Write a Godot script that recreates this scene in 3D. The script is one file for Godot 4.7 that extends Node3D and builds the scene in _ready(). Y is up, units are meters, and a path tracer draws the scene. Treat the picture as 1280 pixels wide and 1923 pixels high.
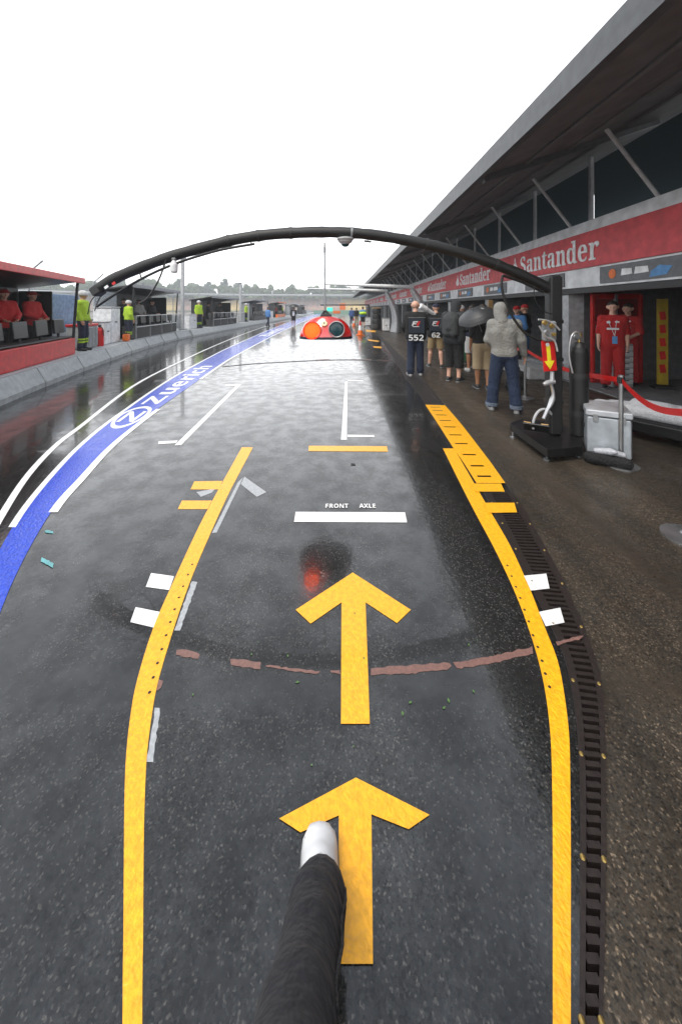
extends Node3D
# A wet pit lane on an overcast day, seen at eye height by a wide lens held level.

const F := 690.0      # focal length, in pixels of a 1280 x 1923 picture
const YH := 580.0     # row of the horizon in that picture
const CX := 640.0
const EYE := 1.65     # metres from the ground to the lens

var mats := {}
var taken := {}
var rng := RandomNumberGenerator.new()
var hand_mesh: MB
var hand_mesh_small: MB
var head_mesh: MB
var serif: SystemFont
var sans: SystemFont

# ------------------------------------------------------------------ points
func gp(px: float, py: float, y := 0.0) -> Vector3:
	var d := F * (EYE - y) / (py - YH)
	return Vector3((px - CX) / F * d, y, -d)

func at(px: float, py: float, d: float) -> Vector3:
	return Vector3((px - CX) / F * d, EYE - (py - YH) / F * d, -d)

func gps(flat: Array, y := 0.0) -> PackedVector3Array:
	var out := PackedVector3Array()
	for k in range(0, flat.size(), 2):
		out.append(gp(flat[k], flat[k + 1], y))
	return out

# the same, but bent smoothly through the given points
func curve(flat: Array, y := 0.0, per := 6) -> PackedVector3Array:
	var raw := PackedVector3Array()
	for k in range(0, flat.size(), 2):
		raw.append(Vector3(flat[k], flat[k + 1], 0))
	var out := PackedVector3Array()
	for q in smooth(raw, per):
		out.append(gp(q.x, q.y, y))
	return out

func ats(flat: Array, d: float) -> PackedVector3Array:
	var out := PackedVector3Array()
	for k in range(0, flat.size(), 2):
		out.append(at(flat[k], flat[k + 1], d))
	return out

func smooth(p: PackedVector3Array, per := 6) -> PackedVector3Array:
	var out := PackedVector3Array()
	for k in p.size() - 1:
		var a := p[maxi(k - 1, 0)]
		var b := p[k]
		var c := p[k + 1]
		var d := p[mini(k + 2, p.size() - 1)]
		for s in per:
			out.append(b.cubic_interpolate(c, a, d, float(s) / per))
	out.append(p[p.size() - 1])
	return out

# a point at share t (0..1) of the length of a line of points
func along(p: PackedVector3Array, t: float) -> Vector3:
	var total := 0.0
	for k in p.size() - 1:
		total += p[k].distance_to(p[k + 1])
	var left := t * total
	for k in p.size() - 1:
		var l := p[k].distance_to(p[k + 1])
		if left <= l or k == p.size() - 2:
			return p[k].lerp(p[k + 1], left / maxf(l, 1e-6))
		left -= l
	return p[0]

# ------------------------------------------------------------------ mesh builder
class MB:
	var v := PackedVector3Array()
	var n := PackedVector3Array()
	var uv := PackedVector2Array()
	var c := PackedColorArray()
	var i := PackedInt32Array()
	var tint := Color(1, 1, 1)
	var colored := false

	func vert(p: Vector3, nn: Vector3, u := Vector2.INF) -> int:
		v.append(p)
		n.append(nn)
		uv.append(Vector2(p.x, p.z) if u == Vector2.INF else u)
		c.append(tint)
		return v.size() - 1

	func tri(a: int, b: int, d: int) -> void:
		var w := (v[a] - v[d]).cross(v[a] - v[b])
		i.append(a)
		if w.dot(n[a] + n[b] + n[d]) >= 0.0:
			i.append(b)
			i.append(d)
		else:
			i.append(d)
			i.append(b)

	func quad(a: Vector3, b: Vector3, d: Vector3, e: Vector3) -> void:
		var nn := (b - a).cross(e - a).normalized()
		if nn == Vector3.ZERO:
			nn = (d - b).cross(e - b).normalized()
		quadn(a, b, d, e, nn)

	func quadn(a: Vector3, b: Vector3, d: Vector3, e: Vector3, nn: Vector3) -> void:
		var p := vert(a, nn)
		var q := vert(b, nn)
		var r := vert(d, nn)
		var s := vert(e, nn)
		tri(p, q, r)
		tri(p, r, s)

	func box(ce: Vector3, size: Vector3, bs := Basis.IDENTITY) -> void:
		var h := size * 0.5
		for ax in 3:
			for sg in [-1.0, 1.0]:
				var nn := Vector3.ZERO
				nn[ax] = sg
				var u := Vector3.ZERO
				u[(ax + 1) % 3] = h[(ax + 1) % 3]
				var w := Vector3.ZERO
				w[(ax + 2) % 3] = h[(ax + 2) % 3]
				var o: Vector3 = nn * h
				quadn(ce + bs * (o - u - w), ce + bs * (o + u - w), ce + bs * (o + u + w), ce + bs * (o - u + w), (bs * nn).normalized())

	# a box with chamfered edges that shade round
	func rbox(ce: Vector3, size: Vector3, r: float, bs := Basis.IDENTITY) -> void:
		var h := size * 0.5
		r = minf(r, minf(h.x, minf(h.y, h.z)) * 0.95)
		var id := {}
		for sx in [-1, 1]:
			for sy in [-1, 1]:
				for sz in [-1, 1]:
					for ax in 3:
						var s := Vector3(sx, sy, sz)
						var p := s * (h - Vector3.ONE * r)
						p[ax] = s[ax] * h[ax]
						var nn := Vector3.ZERO
						nn[ax] = s[ax]
						id[[sx, sy, sz, ax]] = vert(ce + bs * p, (bs * nn).normalized())
		for ax in 3:
			var b := (ax + 1) % 3
			var d := (ax + 2) % 3
			for s in [-1, 1]:
				var k := []
				for q in [[-1, -1], [1, -1], [1, 1], [-1, 1]]:
					var key := [0, 0, 0, ax]
					key[ax] = s
					key[b] = q[0]
					key[d] = q[1]
					k.append(id[key])
				tri(k[0], k[1], k[2])
				tri(k[0], k[2], k[3])
			for sb in [-1, 1]:
				for sd in [-1, 1]:
					var e0 := [0, 0, 0, b]
					e0[ax] = -1
					e0[b] = sb
					e0[d] = sd
					var e1 := e0.duplicate()
					e1[ax] = 1
					var e2 := e1.duplicate()
					e2[3] = d
					var e3 := e0.duplicate()
					e3[3] = d
					tri(id[e0], id[e1], id[e2])
					tri(id[e0], id[e2], id[e3])
		for sx in [-1, 1]:
			for sy in [-1, 1]:
				for sz in [-1, 1]:
					tri(id[[sx, sy, sz, 0]], id[[sx, sy, sz, 1]], id[[sx, sy, sz, 2]])

	func tube(p: PackedVector3Array, radius, sides := 10, squash := 1.0) -> void:
		var up := Vector3.UP
		var last := -1
		var first := -1
		for k in p.size():
			var t := (p[mini(k + 1, p.size() - 1)] - p[maxi(k - 1, 0)]).normalized()
			if absf(t.dot(up)) > 0.95:
				up = Vector3.RIGHT if absf(t.x) < 0.8 else Vector3.BACK
			var x := up.cross(t).normalized()
			var y := t.cross(x).normalized()
			up = y
			var r: float = radius[k] if radius is Array else radius
			var base := v.size()
			for s in sides:
				var a := TAU * s / sides
				var o := x * cos(a) * squash + y * sin(a)
				vert(p[k] + o * r, o.normalized())
			if last >= 0:
				for s in sides:
					var s2 := (s + 1) % sides
					tri(last + s, last + s2, base + s2)
					tri(last + s, base + s2, base + s)
			else:
				first = base
			last = base
		for e in [[first, p[0] - p[1]], [last, p[p.size() - 1] - p[p.size() - 2]]]:
			var nn: Vector3 = e[1].normalized()
			var ring := []
			for s in sides:
				ring.append(vert(v[e[0] + s], nn))
			for s in range(1, sides - 1):
				tri(ring[0], ring[s], ring[s + 1])

	# a profile of (radius, height) turned about the y axis of xf
	func lathe(prof: Array, sides: int, xf := Transform3D.IDENTITY) -> void:
		for k in prof.size() - 1:
			var a: Vector2 = prof[k]
			var b: Vector2 = prof[k + 1]
			var e := b - a
			if e.length() < 1e-6:
				continue
			var nn2 := Vector2(e.y, -e.x).normalized()
			var base := v.size()
			for s in sides + 1:
				var an := TAU * s / sides
				var dir := Vector3(cos(an), 0, sin(an))
				var nn := (xf.basis * (dir * nn2.x + Vector3.UP * nn2.y)).normalized()
				vert(xf * (dir * a.x + Vector3.UP * a.y), nn)
				vert(xf * (dir * b.x + Vector3.UP * b.y), nn)
			for s in sides:
				var q := base + s * 2
				tri(q, q + 2, q + 3)
				tri(q, q + 3, q + 1)

	# flat polygon in the xy plane of xf, with thickness towards -z
	func plate(poly: PackedVector2Array, thick: float, xf := Transform3D.IDENTITY) -> void:
		var t := Geometry2D.triangulate_polygon(poly)
		for side in ([0, 1] if thick > 0.0 else [0]):
			var nn: Vector3 = (xf.basis.z if side == 0 else -xf.basis.z).normalized()
			var base := v.size()
			for p in poly:
				vert(xf * Vector3(p.x, p.y, -thick * side), nn)
			for k in range(0, t.size(), 3):
				tri(base + t[k], base + t[k + 1], base + t[k + 2])
		if thick > 0.0:
			var mid := Vector2.ZERO
			for p in poly:
				mid += p / poly.size()
			var turn := 1.0 if not Geometry2D.is_polygon_clockwise(poly) else -1.0
			for k in poly.size():
				var a := poly[k]
				var b := poly[(k + 1) % poly.size()]
				var e := (b - a).normalized() * turn
				quadn(xf * Vector3(a.x, a.y, 0), xf * Vector3(b.x, b.y, 0), xf * Vector3(b.x, b.y, -thick), xf * Vector3(a.x, a.y, -thick), (xf.basis * Vector3(e.y, -e.x, 0)).normalized())

	# flat polygon lying on the ground
	func sheet(p: PackedVector3Array) -> void:
		var poly := PackedVector2Array()
		for q in p:
			poly.append(Vector2(q.x, q.z))
		var t := Geometry2D.triangulate_polygon(poly)
		var base := v.size()
		for q in p:
			vert(q, Vector3.UP)
		for k in range(0, t.size(), 3):
			tri(base + t[k], base + t[k + 1], base + t[k + 2])

	# a paved or painted band between two lines of points
	func band(l: PackedVector3Array, r: PackedVector3Array) -> void:
		var base := v.size()
		for k in l.size():
			vert(l[k], Vector3.UP)
			vert(r[k], Vector3.UP)
		for k in l.size() - 1:
			var q := base + k * 2
			tri(q, q + 1, q + 3)
			tri(q, q + 3, q + 2)

	func add(o: MB, xf: Transform3D) -> void:
		var base := v.size()
		var nb := xf.basis.inverse().transposed()
		var flip := xf.basis.determinant() < 0.0
		for k in o.v.size():
			vert(xf * o.v[k], (nb * o.n[k]).normalized(), o.uv[k])
		for k in range(0, o.i.size(), 3):
			i.append(base + o.i[k])
			i.append(base + o.i[k + (2 if flip else 1)])
			i.append(base + o.i[k + (1 if flip else 2)])

	func text(words: String, high: float, deep: float, xf: Transform3D, font: Font) -> void:
		var tm := TextMesh.new()
		tm.font = font
		tm.text = words
		tm.font_size = 48
		tm.pixel_size = high / 34.0
		tm.depth = deep
		tm.curve_step = 3.0
		var a := tm.get_mesh_arrays()
		var base := v.size()
		for k in a[Mesh.ARRAY_VERTEX].size():
			vert(xf * a[Mesh.ARRAY_VERTEX][k], (xf.basis * a[Mesh.ARRAY_NORMAL][k]).normalized())
		for k in a[Mesh.ARRAY_INDEX]:
			i.append(base + k)

	# Round-ended tapered bones (8 numbers each: two ends and their radii) joined with a smooth minimum and meshed as surface nets.
	func nets(b: PackedFloat32Array, cell: float, k: float, lowest := -9.0, highest := 99.0) -> void:
		var count := b.size() / 8
		var lo := Vector3(1e9, 1e9, 1e9)
		var hi := -lo
		for q in count:
			for e in 2:
				var p := Vector3(b[q * 8 + e * 4], b[q * 8 + e * 4 + 1], b[q * 8 + e * 4 + 2])
				var r := Vector3.ONE * b[q * 8 + e * 4 + 3]
				lo = lo.min(p - r)
				hi = hi.max(p + r)
		var m := k + cell * 2.0
		lo -= Vector3.ONE * m
		hi += Vector3.ONE * m
		var nx := int((hi.x - lo.x) / cell) + 2
		var ny := int((hi.y - lo.y) / cell) + 2
		var nz := int((hi.z - lo.z) / cell) + 2
		var g := PackedFloat32Array()
		g.resize(nx * ny * nz)
		g.fill(9.0)
		var nxy := nx * ny
		for q in count:
			var a := Vector3(b[q * 8], b[q * 8 + 1], b[q * 8 + 2])
			var ra := b[q * 8 + 3]
			var e := Vector3(b[q * 8 + 4], b[q * 8 + 5], b[q * 8 + 6])
			var rb := b[q * 8 + 7]
			var ba := e - a
			var bb := maxf(ba.length_squared(), 1e-9)
			var rm := maxf(ra, rb) + m
			var l3 := (a.min(e) - Vector3.ONE * rm - lo) / cell
			var h3 := (a.max(e) + Vector3.ONE * rm - lo) / cell
			for z in range(maxi(int(l3.z), 0), mini(int(h3.z) + 1, nz)):
				for y in range(maxi(int(l3.y), 0), mini(int(h3.y) + 1, ny)):
					var at0 := z * nxy + y * nx
					for x in range(maxi(int(l3.x), 0), mini(int(h3.x) + 1, nx)):
						var pa := lo + Vector3(x, y, z) * cell - a
						var t := clampf(pa.dot(ba) / bb, 0.0, 1.0)
						var d := (pa - ba * t).length() - ra - (rb - ra) * t
						var o := g[at0 + x]
						if o > 8.0:
							g[at0 + x] = d
						else:
							var w := clampf(0.5 + 0.5 * (o - d) / k, 0.0, 1.0)
							g[at0 + x] = o + (d - o) * w - k * w * (1.0 - w)
		if lowest > -8.0 or highest < 98.0:
			for z in nz:
				for y in ny:
					var yy := lo.y + y * cell
					var cut := maxf(lowest - yy, yy - highest)
					if cut > -0.5:
						for x in nx:
							var q := z * nxy + y * nx + x
							if cut > g[q]:
								g[q] = cut
		var id := PackedInt32Array()
		id.resize(nx * ny * nz)
		id.fill(-1)
		var off := [0, 1, nx, nx + 1, nxy, nxy + 1, nxy + nx, nxy + nx + 1]
		var edges := [[0, 1], [2, 3], [4, 5], [6, 7], [0, 2], [1, 3], [4, 6], [5, 7], [0, 4], [1, 5], [2, 6], [3, 7]]
		for z in nz - 1:
			for y in ny - 1:
				for x in nx - 1:
					var q := z * nxy + y * nx + x
					var g0 := g[q]
					if g0 > 4.0 * cell or g0 < -4.0 * cell:
						continue
					var ins := 0
					for e in 8:
						if g[q + off[e]] < 0.0:
							ins += 1
					if ins == 0 or ins == 8:
						continue
					var sum := Vector3.ZERO
					var hits := 0
					for e in edges:
						var va := g[q + off[e[0]]]
						var vb := g[q + off[e[1]]]
						if (va < 0.0) != (vb < 0.0):
							var t := va / (va - vb)
							var pa := Vector3(e[0] & 1, (e[0] >> 1) & 1, e[0] >> 2)
							var pb := Vector3(e[1] & 1, (e[1] >> 1) & 1, e[1] >> 2)
							sum += pa.lerp(pb, t)
							hits += 1
					var gx := g[q + 1] + g[q + nx + 1] + g[q + nxy + 1] + g[q + nxy + nx + 1] - g[q] - g[q + nx] - g[q + nxy] - g[q + nxy + nx]
					var gy := g[q + nx] + g[q + nx + 1] + g[q + nxy + nx] + g[q + nxy + nx + 1] - g[q] - g[q + 1] - g[q + nxy] - g[q + nxy + 1]
					var gz := g[q + nxy] + g[q + nxy + 1] + g[q + nxy + nx] + g[q + nxy + nx + 1] - g[q] - g[q + 1] - g[q + nx] - g[q + nx + 1]
					id[q] = vert(lo + (Vector3(x, y, z) + sum / hits) * cell, Vector3(gx, gy, gz).normalized())
		for z in range(1, nz - 1):
			for y in range(1, ny - 1):
				for x in range(1, nx - 1):
					var q := z * nxy + y * nx + x
					if id[q] < 0:
						continue
					var s0 := g[q] < 0.0
					for ax in 3:
						var o1: int = [nx, nxy, 1][ax]
						var o2: int = [nxy, 1, nx][ax]
						if s0 != (g[q + [1, nx, nxy][ax]] < 0.0):
							var p0 := id[q - o1 - o2]
							var p1 := id[q - o2]
							var p3 := id[q - o1]
							if p0 >= 0 and p1 >= 0 and p3 >= 0:
								tri(p0, p1, id[q])
								tri(p0, id[q], p3)

	func mesh() -> ArrayMesh:
		var a := []
		a.resize(Mesh.ARRAY_MAX)
		a[Mesh.ARRAY_VERTEX] = v
		a[Mesh.ARRAY_NORMAL] = n
		a[Mesh.ARRAY_TEX_UV] = uv
		if colored:
			a[Mesh.ARRAY_COLOR] = c
		a[Mesh.ARRAY_INDEX] = i
		var m := ArrayMesh.new()
		if v.size() > 2 and i.size() > 2:
			m.add_surface_from_arrays(Mesh.PRIMITIVE_TRIANGLES, a)
		return m

# ------------------------------------------------------------------ objects
func numbered(called: String) -> String:
	var k: int = taken.get(called, 0)
	taken[called] = k + 1
	return called if k == 0 else "%s_%03d" % [called, k]

func tag(o: Node3D, label: String, category: String, group := "", kind := "") -> Node3D:
	if label:
		o.set_meta("label", label)
	if category:
		o.set_meta("category", category)
	if group:
		o.set_meta("group", group)
	if kind:
		o.set_meta("kind", kind)
	return o

func thing(called: String, label: String, category: String, where := Vector3.ZERO, turn := 0.0, group := "") -> Node3D:
	var o := Node3D.new()
	o.name = numbered(called)
	add_child(o, true)
	o.position = where
	o.rotation.y = turn
	return tag(o, label, category, group)

func put(mb, called: String, m: Material, parent: Node3D = self) -> MeshInstance3D:
	var o := MeshInstance3D.new()
	o.mesh = mb.mesh() if mb is MB else mb
	o.material_override = m
	o.cast_shadow = GeometryInstance3D.SHADOW_CASTING_SETTING_ON
	o.name = numbered(called) if parent == self else called
	parent.add_child(o, true)
	return o

func solo(mb, called: String, m: Material, label: String, category: String, group := "") -> MeshInstance3D:
	var o := put(mb, called, m)
	tag(o, label, category, group)
	return o

func copy_of(src: Node3D, label := "") -> Node3D:
	var o: Node3D = src.duplicate()
	var stem := String(src.name).rstrip("0123456789").trim_suffix("_")
	o.name = numbered(stem)
	add_child(o, true)
	if label:
		o.set_meta("label", label)
	return o

# ------------------------------------------------------------------ materials
func lin(r: float, g: float, b: float) -> Color:
	return Color(r, g, b).linear_to_srgb()

func noise_image(size: int, freq: float, kind: int, seed_: int, octaves := 4) -> Image:
	var f := FastNoiseLite.new()
	f.seed = seed_
	f.noise_type = kind
	f.frequency = freq
	f.fractal_octaves = octaves
	if kind == FastNoiseLite.TYPE_CELLULAR:
		f.fractal_type = FastNoiseLite.FRACTAL_NONE
		f.cellular_return_type = FastNoiseLite.RETURN_CELL_VALUE
	return f.get_seamless_image(size, size)

func tex(img: Image) -> ImageTexture:
	return ImageTexture.create_from_image(img)

# a grey texture whose values run from lo to 1, to be tinted by albedo_color
func veil(src: Image, lo: float, gain := 1.0) -> ImageTexture:
	var w := src.get_width()
	src.convert(Image.FORMAT_L8)
	var d := src.get_data()
	for k in d.size():
		var t := clampf((d[k] / 255.0 - 0.5) * gain + 0.5, 0.0, 1.0)
		d[k] = int(255.0 * (lo + (1.0 - lo) * t))
	return tex(Image.create_from_data(w, w, false, Image.FORMAT_L8, d))

func bumps(src: Image, strength: float) -> ImageTexture:
	src.convert(Image.FORMAT_RGBA8)
	src.bump_map_to_normal_map(strength)
	return tex(src)

var t_grime: ImageTexture
var t_line: ImageTexture
var t_grain: ImageTexture
var t_folds: ImageTexture
var t_pits: ImageTexture

func make_textures() -> void:
	t_grime = veil(noise_image(512, 0.012, FastNoiseLite.TYPE_SIMPLEX_SMOOTH, 3, 6), 0.82, 1.2)
	t_line = veil(noise_image(512, 0.05, FastNoiseLite.TYPE_SIMPLEX_SMOOTH, 4, 6), 0.88, 1.5)
	t_grain = veil(noise_image(512, 0.08, FastNoiseLite.TYPE_SIMPLEX, 5, 4), 0.7, 1.3)
	t_folds = bumps(noise_image(512, 0.02, FastNoiseLite.TYPE_SIMPLEX_SMOOTH, 7, 3), 14.0)
	t_pits = bumps(noise_image(512, 0.09, FastNoiseLite.TYPE_SIMPLEX, 9, 4), 6.0)

func paint(key: String, c: Color, rough: float, metal := 0.0, look := "grime", scale := 0.8) -> StandardMaterial3D:
	if mats.has(key):
		return mats[key]
	var m := StandardMaterial3D.new()
	m.resource_name = key
	m.albedo_color = c
	m.roughness = rough
	m.metallic = metal
	m.uv1_triplanar = true
	m.uv1_world_triplanar = false
	m.uv1_scale = Vector3.ONE * scale
	if look == "cloth":
		m.albedo_texture = t_grain
		m.normal_enabled = true
		m.normal_texture = t_folds
		m.normal_scale = 0.9
		m.rim_enabled = true
		m.rim = 0.15
	elif look == "grime":
		m.albedo_texture = t_grime
	elif look == "line":
		m.albedo_texture = t_line
		m.normal_enabled = true
		m.normal_texture = t_pits
		m.normal_scale = 0.22
	elif look == "rough":
		m.albedo_texture = t_grime
		m.normal_enabled = true
		m.normal_texture = t_pits
		m.normal_scale = 0.2
	mats[key] = m
	return m

func cloth(key: String, r: float, g: float, b: float) -> StandardMaterial3D:
	return paint("cloth " + key, lin(r, g, b), 0.85, 0.0, "cloth", 2.2)

# Wet asphalt: stones of several tones, and a film of water that lies in patches over them.
func make_asphalt() -> void:
	var size := 2048
	var stones := noise_image(size, 0.30, FastNoiseLite.TYPE_CELLULAR, 11)
	var big := noise_image(size, 0.006, FastNoiseLite.TYPE_SIMPLEX_SMOOTH, 13, 4)
	var mid := noise_image(size, 0.035, FastNoiseLite.TYPE_SIMPLEX_SMOOTH, 17, 4)
	var fine := noise_image(size, 0.25, FastNoiseLite.TYPE_SIMPLEX, 15, 2)
	for im in [stones, big, mid, fine]:
		im.convert(Image.FORMAT_L8)
	var s := stones.get_data()
	var b := big.get_data()
	var c := mid.get_data()
	var f := fine.get_data()
	var root := PackedByteArray()      # linear value, in 1/1023, to an sRGB byte
	root.resize(1024)
	for k in 1024:
		root[k] = int(255.0 * pow(k / 1023.0, 0.4545))
	var col := PackedByteArray()
	col.resize(size * size * 3)
	var film := PackedByteArray()
	film.resize(size * size)
	var wet := PackedByteArray()
	wet.resize(size * size)
	var high := PackedByteArray()
	high.resize(size * size)
	var q := 0
	for k in size * size:
		var st := s[k] / 255.0
		var gr := f[k] / 255.0
		var pt := b[k] / 255.0 - 0.5
		var md := c[k] / 255.0 - 0.5
		var a := 0.062 + 0.055 * st + 0.06 * (gr - 0.5) + 0.035 * pt + 0.03 * md
		if st > 0.93:
			a += 0.42 * gr * gr + 0.06
		elif st > 0.86:
			a += 0.09 * gr
		elif st < 0.12:
			a *= 0.55
		var tone := (st * 7.0 - floorf(st * 7.0)) - 0.45
		a = clampf(a, 0.012, 0.8) * 1023.0
		col[q] = root[int(a * (1.0 + 0.14 * tone))]
		col[q + 1] = root[int(a)]
		col[q + 2] = root[int(a * (1.0 - 0.12 * tone))]
		q += 3
		wet[k] = int(255.0 * clampf(0.60 + pt * 1.7 + md * 0.8 - maxf(0.0, gr - 0.62) * 1.6, 0.1, 1.0))
		film[k] = int(255.0 * clampf(0.42 - pt * 0.30 + maxf(0.0, gr - 0.60) * 1.2 + maxf(0.0, st - 0.80) * 0.9, 0.0, 1.0))
		high[k] = int(clampf(128.0 + 190.0 * md + 26.0 * (gr - 0.5) + 14.0 * (st - 0.5), 0.0, 255.0))
	t_asphalt = tex(Image.create_from_data(size, size, false, Image.FORMAT_RGB8, col))
	t_film = tex(Image.create_from_data(size, size, false, Image.FORMAT_L8, film))
	t_wet = tex(Image.create_from_data(size, size, false, Image.FORMAT_L8, wet))
	t_asphalt_normal = bumps(Image.create_from_data(size, size, false, Image.FORMAT_L8, high), 2.0)
	t_wide = veil(noise_image(512, 0.01, FastNoiseLite.TYPE_SIMPLEX_SMOOTH, 21, 5), 0.68, 1.5)

var t_asphalt: ImageTexture
var t_film: ImageTexture
var t_wet: ImageTexture
var t_asphalt_normal: ImageTexture
var t_wide: ImageTexture

func asphalt(key: String, tint: Color, rough: float, spec: float, wave: float, coat: float) -> StandardMaterial3D:
	var m := StandardMaterial3D.new()
	m.resource_name = key
	m.albedo_color = tint
	m.albedo_texture = t_asphalt
	m.roughness = rough
	m.normal_enabled = true
	m.normal_texture = t_asphalt_normal
	m.roughness_texture = t_film
	m.metallic_specular = spec
	m.normal_scale = wave
	m.clearcoat_enabled = coat > 0.0
	m.clearcoat = coat
	m.clearcoat_texture = t_wet
	m.clearcoat_roughness = 0.03
	m.uv1_triplanar = true
	m.uv1_world_triplanar = true
	m.uv1_scale = Vector3.ONE * 0.28
	m.detail_enabled = true
	m.detail_blend_mode = BaseMaterial3D.BLEND_MODE_MUL
	m.detail_albedo = t_wide
	m.detail_uv_layer = BaseMaterial3D.DETAIL_UV_2
	m.uv2_triplanar = true
	m.uv2_world_triplanar = true
	m.uv2_scale = Vector3(0.32, 0.1, 0.035)
	mats[key] = m
	return m

# ------------------------------------------------------------------ the scene
func _ready() -> void:
	rng.seed = 20
	var cam := Camera3D.new()
	cam.name = "camera"
	cam.projection = Camera3D.PROJECTION_FRUSTUM
	cam.near = 0.05
	cam.far = 1500.0
	cam.size = 0.05 * 1923.0 / F
	cam.frustum_offset = Vector2(0.0, -0.05 * (961.5 - YH) / F)
	add_child(cam)
	cam.position = Vector3(0, EYE, 0)
	cam.current = true
	var we := WorldEnvironment.new()
	we.name = "daylight"
	var env := Environment.new()
	var sm := ProceduralSkyMaterial.new()
	sm.sky_horizon_color = Color(1.0, 1.0, 1.0)
	sm.sky_top_color = Color(0.54, 0.57, 0.615)
	sm.sky_curve = 0.38
	sm.ground_horizon_color = Color(0.45, 0.46, 0.47)
	sm.ground_bottom_color = Color(0.25, 0.25, 0.25)
	sm.sun_angle_max = 0.1
	sm.sky_energy_multiplier = 1.0
	var sky := Sky.new()
	sky.sky_material = sm
	env.background_mode = Environment.BG_SKY
	env.sky = sky
	env.background_energy_multiplier = 1.6
	env.tonemap_mode = Environment.TONE_MAPPER_LINEAR
	env.tonemap_exposure = 1.9
	env.fog_enabled = true
	env.fog_density = 0.0016
	env.fog_light_color = Color(0.93, 0.95, 0.97)
	env.sdfgi_enabled = true
	env.ssao_enabled = true
	env.ssil_enabled = true
	we.environment = env
	add_child(we)
	var sun := DirectionalLight3D.new()
	sun.name = "veiled_sun"
	sun.light_energy = 0.5
	sun.light_color = Color(1.0, 0.98, 0.95)
	sun.light_angular_distance = 30.0
	sun.shadow_enabled = true
	add_child(sun)
	sun.rotation_degrees = Vector3(-58, -35, 0)

	serif = SystemFont.new()
	serif.font_names = PackedStringArray(["Droid Serif"])
	serif.font_weight = 700
	sans = SystemFont.new()
	sans.font_names = PackedStringArray(["Droid Sans"])
	sans.font_weight = 700
	make_textures()
	make_asphalt()
	make_materials()
	ground()
	pit_building()
	pit_wall()
	far_end()
	markings()
	drain()
	gantry()
	barrier()
	garage_things()
	wall_things()
	crowd()

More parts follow.
